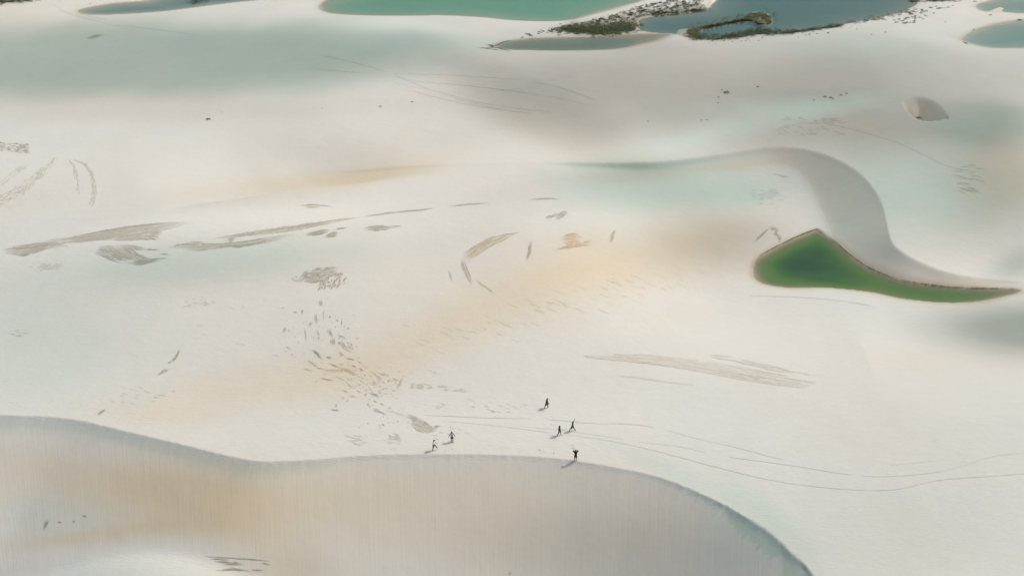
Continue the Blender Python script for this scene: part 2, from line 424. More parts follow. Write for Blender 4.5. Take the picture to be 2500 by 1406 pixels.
STAIN_SHADE = [
 # kind, x, y, half width, half height, amount, rotation, edge power
 # far flats, upper left: teal; then lit ridges painted brighter
 ('T', 330, 148, 700, 104, 0.74, -1, 2.8), ('D', 330, 152, 720, 104, 0.66, -1, 2.6), ('T', 800, 120, 380, 90, 0.30, -3, 1.5), ('D', 820, 130, 330, 85, 0.10, -3, 1.5), ('D', 1170, 420, 320, 55, -0.22, -6, 1.2), ('D', 650, 530, 380, 28, -0.15, -6, 1.2), ('D', 970, 72, 160, 18, -0.3, 0, 1.2), ('D', 1080, 540, 320, 45, -0.13, 0, 1.2), ('D', 1300, 1040, 520, 60, -0.07, 0, 1.2),
 ('T', 1050, 110, 160, 30, 0.4, 0, 1), ('O', 100, 40, 260, 34, 0.25, 0, 1),
 ('O', 200, 265, 500, 40, 0.18, 0, 1), ('D', 700, 270, 320, 26, 0.16, -2, 1), ('D', 250, 290, 300, 24, 0.12, 0, 1),
 # far flats, upper right: dull beige and grey, cloud shade painted into the sand
 ('D', 1720, 225, 660, 140, 0.72, 4, 1.5), ('O', 1650, 220, 480, 100, 0.10, 4, 1.4), ('D', 2280, 190, 420, 110, 0.45, 0, 1.6), ('D', 1330, 280, 260, 80, 0.34, 25, 1.8),
 ('O', 1330, 330, 230, 60, 0.22, 20, 1.2), ('T', 2150, 110, 260, 50, 0.45, 0, 1.2), ('T', 1950, 245, 290, 28, 0.5, -3, 1), ('T', 1800, 305, 340, 30, 0.6, -14, 1),
 ('T', 2430, 300, 150, 55, 0.8, 0, 1.5), ('D', 2430, 300, 160, 60, 0.4, 0, 1.5), ('O', 2200, 310, 160, 26, 0.22, 5, 1), ('D', 2080, 330, 420, 60, 0.16, 5, 1.3), ('D', 1800, 305, 340, 34, -0.42, -14, 1), ('D', 1960, 248, 280, 26, -0.25, -3, 1),
 ('T', 2260, 450, 220, 140, 0.72, 10, 1.3), ('D', 2200, 440, 330, 130, 0.30, 10, 1.4), ('O', 2460, 420, 110, 110, 0.5, 0, 1.4), ('D', 2450, 440, 140, 120, 0.38, 0, 1.4),
 ('O', 2350, 570, 140, 80, 0.16, 0, 1), ('T', 2480, 640, 60, 30, 0.6, -20, 1),  ('D', 2480, 640, 70, 36, 0.35, -20, 1),
 # the floor inside the horn-shaped dune
 ('T', 1640, 455, 290, 60, 0.85, -2, 1.3), ('D', 1640, 455, 250, 50, 0.30, -2, 1.3), ('O', 1500, 430, 170, 26, 0.06, -4, 1), ('D', 1480, 420, 190, 32, 0.38, -4, 1.2),
 ('O', 1800, 400, 170, 14, 0.30, -3, 1), ('O', 1750, 570, 170, 60, 0.34, 0, 1.2), ('D', 1760, 580, 190, 80, 0.48, 0, 1.3), ('T', 1830, 480, 70, 26, 0.4, 0, 1),
 ('T', 2100, 570, 80, 60, 0.4, 30, 1.1),
 # the bright ground in the middle and its ochre sweeps
 ('O', 1500, 650, 290, 70, 0.50, -6, 1.2), ('O', 1250, 760, 260, 70, 0.34, -22, 1.1), ('O', 1120, 700, 620, 260, 0.16, -8, 1.2), ('O', 900, 360, 420, 90, 0.10, 0, 1.2), ('O', 1010, 850, 220, 65, 0.30, -25, 1.1), ('O', 1420, 588, 60, 20, 0.15, 0, 1),
 ('O', 860, 425, 190, 22, 0.55, -6, 1.2), ('O', 640, 465, 260, 30, 0.26, -8, 1.2), ('O', 900, 380, 220, 40, 0.18, 0, 1), ('O', 1150, 475, 190, 26, 0.08, -5, 1),
 ('D', 640, 480, 260, 30, 0.10, -8, 1), ('O', 100, 480, 200, 50, 0.15, 0, 1),
 ('T', 520, 640, 330, 48, 0.60, -5, 1.2), ('D', 540, 650, 330, 62, 0.22, -5, 1.2), ('D', 500, 780, 520, 170, 0.10, 0, 1.4), ('T', 120, 830, 260, 170, 0.38, 0, 1.3),
 ('D', 60, 850, 230, 160, 0.06, 0, 1.3), ('O', 600, 960, 260, 62, 0.42, -8, 1.2), ('O', 850, 900, 130, 60, 0.25, 0, 1.0), ('O', 370, 1010, 180, 30, 0.2, 8, 1),
 # right of the middle
 ('D', 2520, 800, 240, 70, 0.92, 0, 1.4), ('T', 2530, 790, 220, 56, 0.65, 0, 1.4), ('O', 2280, 890, 240, 34, 0.18, 4, 1), ('O', 1700, 775, 200, 28, 0.12, 0, 1),
 ('D', 2300, 1120, 420, 200, 0.10, 0, 1.2), ('T', 2200, 1330, 420, 150, 0.22, 0, 1.3), ('D', 2150, 1350, 420, 150, 0.13, 0, 1.3), ('T', 1650, 1165, 190, 26, 0.42, 24, 1.1), ('T', 1880, 1270, 150, 40, 0.35, 42, 1.1),
 # the near slip face
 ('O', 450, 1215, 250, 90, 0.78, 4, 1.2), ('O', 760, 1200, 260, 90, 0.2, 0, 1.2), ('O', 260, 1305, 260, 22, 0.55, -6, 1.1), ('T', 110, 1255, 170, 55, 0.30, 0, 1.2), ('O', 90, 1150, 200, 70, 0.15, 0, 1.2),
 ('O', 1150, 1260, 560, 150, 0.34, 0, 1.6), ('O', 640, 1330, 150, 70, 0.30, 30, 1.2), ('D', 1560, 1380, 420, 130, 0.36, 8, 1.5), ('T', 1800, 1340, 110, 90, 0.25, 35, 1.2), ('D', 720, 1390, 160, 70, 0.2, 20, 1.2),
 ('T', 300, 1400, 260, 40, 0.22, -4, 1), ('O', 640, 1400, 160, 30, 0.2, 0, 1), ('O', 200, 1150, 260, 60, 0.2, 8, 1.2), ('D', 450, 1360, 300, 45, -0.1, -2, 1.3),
]
for st in STAIN_SHADE:
    blob({'T': TEA, 'D': DMP_SHADE, 'O': OCH}[st[0]], *st[1:])
# weedy mud along the far shores
def shore(pts, wpx, amt):
    global MUD
    pp = catmull(pts, 4)
    d, _, _ = poly_dist(VPX, VPY, pp, pad=30)
    MUD += amt * np.exp(-(d / wpx) ** 2) * (0.7 + 0.6 * fbm(XX / 2.2, YY / 5, 5, 3)) * vis
shore([(1400, 68), (1450, 70), (1500, 66), (1548, 60)], 15, 1.0)
shore([(1440, 78), (1490, 80), (1545, 72)], 8, 1.0)
shore([(1560, 44), (1640, 34), (1720, 28)], 5, 0.6)
shore([(1350, 76), (1420, 64), (1500, 48), (1570, 30)], 9, 0.55)
shore([(1560, 34), (1640, 24), (1720, 18)], 9, 0.5)
shore([(1690, 90), (1750, 94), (1810, 88), (1850, 82), (1890, 83), (1930, 80)], 5, 1.1)
shore([(1930, 78), (1990, 72), (2050, 63)], 4, 0.9)
shore([(1698, 68), (1699, 80), (1700, 90)], 8, 1.1)
shore([(1735, 62), (1790, 52), (1830, 44), (1850, 38), (1872, 40)], 6, 1.0)
shore([(0, 4), (40, 3), (80, -3)], 8, 0.8)
DMP_SHADE += 0.17 + 0.05 * fbm(XX / 6, YY / 9, 71, 4)
MUD += 0.75 * SPIT_IN * (1 - np.exp(-(((VPX - 1868) / 13) ** 2 + ((VPY - 50) / 5) ** 2)))
MUD = np.clip(MUD, 0, 1)

# ------------------------------------------------------------------ materials
def new_mat(name):
    m = bpy.data.materials.new(name)
    m.use_nodes = True
    m.node_tree.nodes.clear()
    return m, m.node_tree.nodes, m.node_tree.links

class NG:
    def __init__(s, name):
        s.m, s.n, s.l = new_mat(name)
    def node(s, t, **kw):
        n = s.n.new(t)
        for k, v in kw.items():
            setattr(n, k, v)
        return n
    def set(s, n, i, v):
        if hasattr(v, 'is_linked') or isinstance(v, bpy.types.NodeSocket):
            s.l.new(v, n.inputs[i])
        else:
            n.inputs[i].default_value = v
    def math(s, op, a, b=0.0, clamp=False):
        n = s.node('ShaderNodeMath', operation=op, use_clamp=clamp)
        s.set(n, 0, a); s.set(n, 1, b)
        return n.outputs[0]
    def mix(s, f, a, b, mode='MIX'):
        n = s.node('ShaderNodeMix', data_type='RGBA', blend_type=mode)
        s.set(n, 0, f); s.set(n, 6, a); s.set(n, 7, b)
        return n.outputs[2]
    def noise(s, vec, scale, detail=4, rough=0.55):
        n = s.node('ShaderNodeTexNoise')
        if vec is not None:
            s.l.new(vec, n.inputs['Vector'])
        n.inputs['Scale'].default_value = scale
        n.inputs['Detail'].default_value = detail
        n.inputs['Roughness'].default_value = rough
        return n.outputs['Fac']
    def attr(s, name):
        a = s.node('ShaderNodeAttribute', attribute_name=name)
        return a
    def mapping(s, vec, scale=(1, 1, 1), rot=(0, 0, 0)):
        n = s.node('ShaderNodeMapping')
        s.l.new(vec, n.inputs[0])
        n.inputs['Scale'].default_value = scale
        n.inputs['Rotation'].default_value = rot
        return n.outputs[0]
    def ramp(s, f, stops):
        n = s.node('ShaderNodeValToRGB')
        s.l.new(f, n.inputs[0])
        el = n.color_ramp.elements
        while len(el) < len(stops):
            el.new(0.5)
        for e, (p, c) in zip(el, stops):
            e.position = p
            e.color = (*c, 1)
        return n.outputs[0]
    def out(s, sh):
        o = s.node('ShaderNodeOutputMaterial')
        s.l.new(sh, o.inputs[0])
        return s.m
    def principled(s, color, rough=0.9, normal=None, spec=0.2):
        p = s.node('ShaderNodeBsdfPrincipled')
        s.set(p, 'Base Color', color)
        s.set(p, 'Roughness', rough)
        s.set(p, 'Specular IOR Level', spec)
        if normal is not None:
            s.l.new(normal, p.inputs['Normal'])
        return p.outputs[0]
    def bump(s, h, dist, strength=1.0):
        b = s.node('ShaderNodeBump')
        b.inputs['Strength'].default_value = strength
        b.inputs['Distance'].default_value = dist
        s.l.new(h, b.inputs['Height'])
        return b.outputs[0]

def V4(c):
    return (c[0], c[1], c[2], 1.0)

def sand_tint(g, pos, damp_shade, teal, ochre):
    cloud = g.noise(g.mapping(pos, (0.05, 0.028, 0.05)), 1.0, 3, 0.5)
    c = g.mix(g.math('MULTIPLY', damp_shade, 1.0, True), V4((0.590, 0.588, 0.528)), V4((0.318, 0.317, 0.276)))  # dark end serves wet sand and painted shade alike
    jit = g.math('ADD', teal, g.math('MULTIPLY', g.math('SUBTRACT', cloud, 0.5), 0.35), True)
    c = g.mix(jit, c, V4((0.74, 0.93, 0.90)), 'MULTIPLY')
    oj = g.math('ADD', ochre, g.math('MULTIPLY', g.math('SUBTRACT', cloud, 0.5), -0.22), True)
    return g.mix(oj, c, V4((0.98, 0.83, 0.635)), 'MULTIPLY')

def sand_material():
    g = NG('sand')
    pos = g.node('ShaderNodeNewGeometry').outputs['Position']
    st = g.node('ShaderNodeSeparateXYZ'); g.l.new(g.attr('stain_shade').outputs['Vector'], st.inputs[0])
    sl_v = g.attr('slip').outputs['Vector']
    sl = g.node('ShaderNodeSeparateXYZ'); g.l.new(sl_v, sl.inputs[0])
    bd = g.node('ShaderNodeSeparateXYZ'); g.l.new(g.attr('bed').outputs['Vector'], bd.inputs[0])
    damp_shade, teal, ochre = st.outputs
    # wind-combed grain: long across, short along
    combed = g.noise(g.mapping(pos, (0.16, 1.1, 0.5), (0, 0, R(6))), 1.0, 5, 0.6)
    grain = g.noise(pos, 6.0, 4, 0.7)
    c = sand_tint(g, pos, damp_shade, teal, ochre)
    # avalanche tongues on the slip faces
    sv = g.mapping(sl_v, (3.4, 0.10, 0.0))
    tong = g.noise(sv, 1.0, 5, 0.62)
    sv2 = g.mapping(sl_v, (0.55, 0.05, 0.0))
    tong2 = g.noise(sv2, 1.0, 3, 0.5)
    tv = g.math('ADD', g.math('MULTIPLY', g.math('SUBTRACT', tong, 0.5), 0.08), g.math('MULTIPLY', g.math('SUBTRACT', tong2, 0.5), 0.06))
    brk = g.noise(g.mapping(sl_v, (0.35, 0.16, 0.0)), 1.0, 3, 0.6)
    brk = g.math('MULTIPLY', g.math('SUBTRACT', brk, 0.25), 2.2, True)
    tf = g.math('ADD', 1.0, g.math('MULTIPLY', g.math('MULTIPLY', tv, brk), sl.outputs[2]))
    flat_ = g.math('SUBTRACT', 1.0, sl.outputs[2], True)
    gf = g.math('ADD', 1.0, g.math('ADD', g.math('MULTIPLY', g.math('MULTIPLY', g.math('SUBTRACT', combed, 0.5), 0.07), flat_), g.math('MULTIPLY', g.math('SUBTRACT', grain, 0.5), 0.07)))
    k = g.math('MULTIPLY', tf, gf)
    kc = g.node('ShaderNodeCombineXYZ'); [g.l.new(k, kc.inputs[i]) for i in range(3)]
    c = g.mix(1.0, c, kc.outputs[0], 'MULTIPLY')
    # weedy mud
    mudn = g.noise(g.mapping(pos, (1.0, 0.5, 1.0)), 1.2, 4, 0.7)
    mm = g.math('MULTIPLY', bd.outputs[2], g.math('MULTIPLY', g.math('SUBTRACT', mudn, 0.18), 2.2, True), True)
    mudc = g.ramp(mudn, [(0.3, (0.045, 0.062, 0.022)), (0.55, (0.085, 0.105, 0.036)), (0.8, (0.17, 0.17, 0.085))])
    c = g.mix(mm, c, mudc)
    # beds of the lagoons: algae and silt by depth
    depn = g.math('ADD', bd.outputs[0], g.math('MULTIPLY', g.math('SUBTRACT', g.noise(g.mapping(pos, (0.07, 0.10, 0.1)), 1.0, 4), 0.5), 0.45), True)
    beds = {
        1: [(0.0, (0.38, 0.30, 0.20)), (0.16, (0.24, 0.21, 0.145)), (0.34, (0.135, 0.165, 0.085)), (0.62, (0.085, 0.165, 0.045)), (0.80, (0.045, 0.115, 0.038)), (1.0, (0.020, 0.062, 0.032))],
        2: [(0.0, (0.45, 0.40, 0.30)), (0.12, (0.30, 0.29, 0.22)), (0.45, (0.22, 0.31, 0.215)), (0.9, (0.13, 0.28, 0.19))],
        3: [(0.0, (0.42, 0.37, 0.28)), (0.25, (0.30, 0.30, 0.25)), (0.8, (0.13, 0.21, 0.19))],
        4: [(0.0, (0.36, 0.30, 0.24)), (0.4, (0.20, 0.205, 0.155)), (0.9, (0.135, 0.17, 0.125))],
        5: [(0.0, (0.20, 0.20, 0.16)), (0.3, (0.135, 0.175, 0.145)), (0.95, (0.050, 0.125, 0.112))],
        6: [(0.0, (0.40, 0.36, 0.28)), (0.2, (0.25, 0.30, 0.25)), (0.9, (0.125, 0.225, 0.195))],
    }
    for kind, stops in beds.items():
        f = g.math('COMPARE', bd.outputs[1], float(kind))
        f.node.inputs[2].default_value = 0.4
        c = g.mix(f, c, g.ramp(depn, stops))
    # relief: wind ripples and the tongues
    rip = g.noise(g.mapping(pos, (0.9, 5.0, 1.0), (0, 0, R(-10))), 1.0, 3, 0.6)
    h = g.math('ADD', g.math('MULTIPLY', g.math('MULTIPLY', rip, 0.85), flat_), g.math('MULTIPLY', g.math('MULTIPLY', tong, sl.outputs[2]), 0.35))
    h = g.math('ADD', h, g.math('MULTIPLY', g.noise(pos, 0.35, 4, 0.5), 1.0))
    return g.out(g.principled(c, 0.95, g.bump(h, 0.10, 0.75), 0.1))

SAND = sand_material()

# ------------------------------------------------------------------ the ground sheet
def grid_mesh(name):
    me = bpy.data.meshes.new(name)
    co = np.stack([XX, YY, HH], 1).astype(np.float32)
    me.vertices.add(len(co)); me.vertices.foreach_set('co', co.ravel())
    i = np.arange((NR - 1) * (NC - 1))
    r = i // (NC - 1); c = i % (NC - 1)
    a = r * NC + c
    q = np.stack([a, a + 1, a + NC + 1, a + NC], 1).astype(np.int32)
    me.loops.add(q.size); me.loops.foreach_set('vertex_index', q.ravel())
    me.polygons.add(len(q))
    me.polygons.foreach_set('loop_start', (np.arange(len(q)) * 4).astype(np.int32))
    me.polygons.foreach_set('use_smooth', np.ones(len(q), bool))
    me.update(calc_edges=True)
    for nm, arrs in (('stain_shade', (np.clip(DMP_SHADE, 0, 1), np.clip(TEA, 0, 1), np.clip(OCH, 0, 1))), ('slip', (slip_s, slip_d, slip_m)), ('bed', (BED, BEDK, MUD))):
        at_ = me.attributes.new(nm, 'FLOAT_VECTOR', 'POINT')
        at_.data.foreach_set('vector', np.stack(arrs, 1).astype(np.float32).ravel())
    return me
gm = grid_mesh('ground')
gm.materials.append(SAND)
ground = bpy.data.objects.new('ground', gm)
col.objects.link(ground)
ground['kind'] = 'structure'
ground['label'] = 'pale rippled sand of the dune field'

# ------------------------------------------------------------------ water
def water_material(name, tint, rough, rip):
    g = NG(name)
    pos = g.node('ShaderNodeNewGeometry').outputs['Position']
    n = g.noise(g.mapping(pos, (0.8, 1.6, 1)), 1.0, 4, 0.6)
    bm = g.bump(n, 0.05, rip)
    tr = g.node('ShaderNodeBsdfTransparent'); tr.inputs[0].default_value = V4(tint)
    gl = g.node('ShaderNodeBsdfGlossy'); gl.inputs['Roughness'].default_value = rough
    g.l.new(bm, gl.inputs['Normal'])
    fr = g.node('ShaderNodeFresnel'); fr.inputs[0].default_value = 1.33
    g.l.new(bm, fr.inputs['Normal'])
    mx_ = g.node('ShaderNodeMixShader')
    g.l.new(g.math('MULTIPLY', fr.outputs[0], 0.5), mx_.inputs[0]); g.l.new(tr.outputs[0], mx_.inputs[1]); g.l.new(gl.outputs[0], mx_.inputs[2])
    return g.out(mx_.outputs[0])
W_GREEN = water_material('lagoon_water_green', (0.93, 0.98, 0.92), 0.12, 0.25)
W_TEAL = water_material('lagoon_water_teal', (0.90, 0.97, 0.95), 0.18, 0.4)

def water(P, z, mat, label, grow=1.2):
    P = np.asarray(P)
    nxt = np.roll(P, -1, 0) - np.roll(P, 1, 0)
    nrm = np.stack([nxt[:, 1], -nxt[:, 0]], 1)
    nrm /= np.linalg.norm(nrm, axis=1)[:, None] + 1e-9
    area = 0.5 * np.sum(P[:, 0] * np.roll(P[:, 1], -1) - np.roll(P[:, 0], -1) * P[:, 1])
    Q = P + nrm * grow * (1 if area > 0 else -1)
    if area < 0:
        Q = Q[::-1]
    bm = bmesh.new()
    vs_ = [bm.verts.new((x, y, z)) for x, y in Q]
    f = bm.faces.new(vs_)
    bmesh.ops.triangulate(bm, faces=[f])
    me = bpy.data.meshes.new('lagoon'); bm.to_mesh(me); bm.free()
    me.materials.append(mat)
    o = bpy.data.objects.new('lagoon', me)
    col.objects.link(o)
    o['kind'] = 'structure'; o['label'] = label
    return o
water(LAG, ZW, W_GREEN, 'small vivid green lagoon below the horn-shaped dune', 0.5)
LBL = {'teal': 'wide teal lagoon along the far edge', 'left': 'grey teal lagoon tapering to a point at far left', 'narrow': 'narrow grey-green pool below the grassy neck of sand',
       'blue': 'dark blue lagoon with a weedy spit', 'right': 'blue-green lagoon at the right edge', 'corner': 'pale shallow lagoon in the far right corner'}
for nm, P in FARP.items():
    water(P, ZF + (0.004 if nm in ('narrow', 'corner') else 0), W_TEAL, LBL[nm], 0.6)

# ------------------------------------------------------------------ exposed strata, tracks and scuffs: thin raised laminae lying on the sand
def marks_material(name, stops, hole=0.5):
    """layers of the same sand, darker or warmer than the dry surface; 'cover' thins them out towards their edges"""
    g = NG(name)
    pos = g.node('ShaderNodeNewGeometry').outputs['Position']
    st = g.node('ShaderNodeSeparateXYZ'); g.l.new(g.attr('stain_shade').outputs['Vector'], st.inputs[0])
    c = sand_tint(g, pos, *st.outputs)
    sh = g.attr('shade').outputs['Fac']
    f = g.math('ADD', sh, g.math('MULTIPLY', g.math('SUBTRACT', g.noise(pos, 2.2, 4, 0.7), 0.5), 0.7), True)
    brk = g.math('MULTIPLY', g.math('SUBTRACT', g.noise(pos, 1.1, 5, 0.75), hole - 0.32), 3.0, True)
    cov = g.math('MULTIPLY', g.attr('cover').outputs['Fac'], brk, True)
    k = g.mix(cov, V4((1, 1, 1)), g.ramp(f, stops))
    return g.out(g.principled(g.mix(1.0, c, k, 'MULTIPLY'), 0.95, None, 0.1))
M_GREY = marks_material('strata_grey', [(0.0, (0.46, 0.43, 0.37)), (0.4, (0.60, 0.565, 0.50)), (0.75, (0.70, 0.665, 0.60)), (1.0, (0.88, 0.86, 0.81))], 0.42)
M_TAN = marks_material('strata_tan', [(0.0, (0.60, 0.49, 0.35)), (0.5, (0.74, 0.64, 0.49)), (1.0, (0.90, 0.82, 0.70))])
M_PALE = marks_material('scuffed_sand', [(0.0, (0.68, 0.64, 0.56)), (0.5, (0.82, 0.78, 0.70)), (1.0, (0.94, 0.92, 0.88))])
M_RIP = marks_material('ripple_sand', [(0.0, (0.92, 0.88, 0.81)), (0.5, (0.955, 0.93, 0.89)), (1.0, (0.985, 0.975, 0.96))])
M_TRACK = marks_material('track_sand', [(0.0, (0.76, 0.69, 0.58)), (0.5, (0.86, 0.81, 0.72)), (1.0, (0.94, 0.92, 0.87))])
M_TRACKG = marks_material('track_grey', [(0.0, (0.84, 0.83, 0.81)), (1.0, (0.95, 0.945, 0.94))])
M_DARK = marks_material('damp_scuff_and_shadow', [(0.0, (0.16, 0.16, 0.14)), (0.5, (0.30, 0.29, 0.26)), (1.0, (0.52, 0.51, 0.46))], 0.08)

def sample(arr, x, y):
    fr = np.clip(np.interp(y, ys, np.arange(NR)), 0, NR - 1.001)
    fc = np.clip(np.interp(x / WY(y), us, np.arange(NC)), 0, NC - 1.001)
    r = fr.astype(int); c = fc.astype(int); a = fr - r; b = fc - c
    G = arr.reshape(NR, NC)
    return (G[r, c] * (1 - b) + G[r, c + 1] * b) * (1 - a) + (G[r + 1, c] * (1 - b) + G[r + 1, c + 1] * b) * a

class Marks:
    """collects tapered ribbons given in photograph pixels; build() lays them on the ground as one part of it"""
    def __init__(s):
        s.rib = []
    def ribbon(s, pts, wpx, shade=None, taper=1.0, wob=0.6):
        pts = np.asarray(pts, float)
        L = np.sum(np.linalg.norm(np.diff(pts, axis=0), axis=1))
        n = int(np.clip(L / 5, 4, 90))
        cum = np.concatenate([[0], np.cumsum(np.linalg.norm(np.diff(pts, axis=0), axis=1))])
        t = np.linspace(0, cum[-1], n)
        x = np.interp(t, cum, pts[:, 0]); y = np.interp(t, cum, pts[:, 1])
        ph = random.random() * 50
        x = x + wob * np.interp(np.arange(n), np.arange(0, n + 4, 3), RNG.normal(0, 1, len(np.arange(0, n + 4, 3))))
        y = y + wob * 0.5 * np.interp(np.arange(n), np.arange(0, n + 4, 3), RNG.normal(0, 1, len(np.arange(0, n + 4, 3))))
        tx = np.gradient(x); ty = np.gradient(y)
        ln = np.hypot(tx, ty) + 1e-6
        u = np.linspace(0, 1, n)
        prof = np.clip(np.sin(np.pi * u), 0.0, 1) ** (0.6 * taper) if taper > 0 else np.ones(n)
        wv = 0.62 * wpx * (0.08 + prof) * (1 + 0.35 * RNG.normal(0, 1, n).clip(-1.5, 1.5))
        s.rib.append((x, y, -ty / ln * wv, tx / ln * wv, random.random() if shade is None else shade))
    def loft(s, A, B, n, wpx, tmin=0.25, tmax=0.8, shade=(0.1, 0.8), wob=0.7, v=(0, 1), smooth=True):
        A = catmull(A, 6) if smooth else np.asarray(A, float); B = catmull(B, 6) if smooth else np.asarray(B, float)
        def rs(P):
            c = np.concatenate([[0], np.cumsum(np.linalg.norm(np.diff(P, axis=0), axis=1))]); c /= c[-1]
            u = np.linspace(0, 1, 40)
            return np.stack([np.interp(u, c, P[:, 0]), np.interp(u, c, P[:, 1])], 1)
        A, B = rs(A), rs(B)
        for k in range(n):
            q = v[0] + (v[1] - v[0]) * ((k + random.random()) / n)
            ln = random.uniform(tmin, tmax)
            t0 = random.uniform(0, 1 - ln)
            i0 = int(t0 * 39); i1 = max(i0 + 3, int((t0 + ln) * 39))
            q1 = np.clip(q + random.uniform(-0.06, 0.06), 0, 1)
            qq = np.linspace(q, q1, 40)[:, None]
            s.ribbon(((1 - qq) * A + qq * B)[i0:i1 + 1], wpx * random.uniform(0.6, 1.5), random.uniform(*shade), 1.0, wob)
    def fleck(s, x1, y1, x2, y2, wpx, shade=(0.1, 0.8)):
        """a short scuff made of a few parallel laminae"""
        n = max(1, int(round(wpx / 2.4)))
        dx, dy = x2 - x1, y2 - y1
        L = math.hypot(dx, dy) + 1e-6
        for k in range(n):
            o = ((k + 0.5) / n - 0.5) * wpx
            a = random.uniform(-0.35, 0.25); b = random.uniform(0.75, 1.35)
            ox, oy = -dy / L * o, dx / L * o
            s.ribbon([(x1 + dx * a + ox, y1 + dy * a + oy), (x1 + dx * (a + b) / 2 + ox, y1 + dy * (a + b) / 2 + oy + random.uniform(-.5, .5)), (x1 + dx * b + ox, y1 + dy * b + oy)],
                     wpx / n * random.uniform(0.8, 1.3), random.uniform(*shade), 0.8, 0.4)
    def build(s, name, mat, label=None, kind=None, lift=0.008, parent=ground, edge=0.8):
        if not s.rib:
            return
        PX, PY, seg, SH, CV = [], [], [], [], []
        for (x, y, ox, oy, sh) in s.rib:
            n = len(x)
            PX.append(np.stack([x - ox, x, x + ox], 1).ravel()); PY.append(np.stack([y - oy, y, y + oy], 1).ravel())
            seg.append(n); SH.append(np.full(3 * n, sh))
            ep = np.clip(np.minimum(np.arange(n), np.arange(n)[::-1]) / max(1.0, 0.22 * n), 0, 1)
            CV.append(np.stack([edge * ep, ep, edge * ep], 1).ravel())
        PX = np.concatenate(PX); PY = np.concatenate(PY); SH = np.concatenate(SH); CV = np.concatenate(CV)
        X, Y, Z = hit(PX, PY)
        base = 0; faces = []; off = np.zeros(len(PX))
        for n in seg:
            o = lift + random.uniform(0, 0.012)
            off[base:base + 3 * n] = o + np.tile([0, 0.003, 0], n)
            for i in range(n - 1):
                a = base + 3 * i
                faces.append((a, a + 1, a + 4, a + 3)); faces.append((a + 1, a + 2, a + 5, a + 4))
            base += 3 * n
        Z = Z + off * (1 + Y / 250.0)
        me = bpy.data.meshes.new(name)
        me.from_pydata(np.stack([X, Y, Z], 1).tolist(), [], faces)
        a_ = me.attributes.new('shade', 'FLOAT', 'POINT'); a_.data.foreach_set('value', SH.astype(np.float32))
        a_ = me.attributes.new('cover', 'FLOAT', 'POINT'); a_.data.foreach_set('value', CV.astype(np.float32))
        a_ = me.attributes.new('stain_shade', 'FLOAT_VECTOR', 'POINT')
        a_.data.foreach_set('vector', np.stack([sample(np.clip(q, 0, 1), X, Y) for q in (DMP_SHADE, TEA, OCH)], 1).astype(np.float32).ravel())
        me.materials.append(mat)
        me.polygons.foreach_set('use_smooth', np.ones(len(faces), bool))
        me.update()
        o = bpy.data.objects.new(name, me)
        col.objects.link(o); o.parent = parent
        if label: o['label'] = label
        if kind: o['kind'] = kind
        return o

# -- feathered grey blades on the left
m = Marks()
m.loft([(85, 594), (160, 581), (240, 566), (320, 553), (400, 545), (470, 541)], [(95, 595), (180, 591), (250, 585), (310, 580), (380, 566), (470, 543)], 46, 2.6, 0.3, 0.95, (0.25, 0.75))
m.loft([(250, 570), (300, 562), (340, 556), (390, 552)], [(270, 586), (310, 588), (340, 583), (375, 584)], 40, 2.4, 0.3, 0.9, (0.25, 0.8))
m.loft([(330, 558), (370, 556), (395, 562), (398, 575)], [(345, 585), (368, 585), (380, 588), (384, 590)], 16, 1.8, 0.5, 1.0, (0.2, 0.7), v=(0, 1))
m.build('strata_patch', M_GREY, 'long feathered grey blade of exposed layered sand')
m = Marks()
m.loft([(5, 607), (60, 598), (110, 593), (140, 591), (168, 600)], [(14, 619), (50, 622), (80, 618), (120, 606), (175, 603)], 34, 2.4, 0.3, 0.9, (0.2, 0.75))
m.loft([(40, 618), (70, 617), (85, 616)], [(40, 624), (60, 625), (80, 619)], 8, 2, 0.5, 1, (0.1, 0.5))
m.build('strata_patch', M_GREY, 'short ragged grey streaks at the left edge')
m = Marks()
m.loft([(222, 620), (238, 603), (262, 600), (300, 596)], [(228, 618), (260, 630), (290, 640), (330, 645)], 12, 1.5, 0.4, 0.9, (0.4, 0.9))
m.loft([(248, 601), (262, 615), (285, 630), (310, 638)], [(305, 596), (325, 612), (350, 625), (378, 632)], 52, 2.3, 0.45, 1.0, (0.15, 0.75))
m.loft([(300, 640), (350, 634), (415, 630)], [(320, 645), (345, 646), (390, 634)], 12, 2, 0.4, 1, (0.1, 0.5))
m.loft([(300, 596), (330, 600), (358, 603)], [(310, 606), (335, 610), (352, 612)], 12, 2, 0.4, 1, (0.3, 0.8))
m.build('strata_patch', M_GREY, 'fan-shaped crescent of grey laminated sand')
m = Marks()
m.loft([(520, 583), (600, 569), (700, 553), (800, 540), (890, 529)], [(540, 583), (610, 577), (700, 564), (780, 550), (880, 532)], 30, 2.4, 0.2, 0.7, (0.25, 0.8))
m.loft([(410, 603), (450, 594), (520, 597), (600, 590), (680, 573), (745, 566)], [(425, 609), (480, 611), (550, 602), (610, 598), (670, 588), (700, 578)], 50, 2.6, 0.2, 0.7, (0.2, 0.75))
m.loft([(545, 588), (560, 580), (580, 577)], [(560, 592), (570, 588), (575, 583)], 8, 2.4, 0.5, 1, (0.4, 0.7))
m.loft([(450, 595), (480, 590), (505, 589)], [(460, 596), (480, 595), (500, 592)], 5, 1.6, 0.5, 1, (0.3, 0.7))
m.loft([(560, 600), (580, 598), (600, 600)], [(562, 604), (580, 604), (595, 603)], 6, 1.6, 0.5, 1, (0.2, 0.6))
m.build('strata_patch', M_GREY, 'long double streak of grey-brown layered sand')
m = Marks()
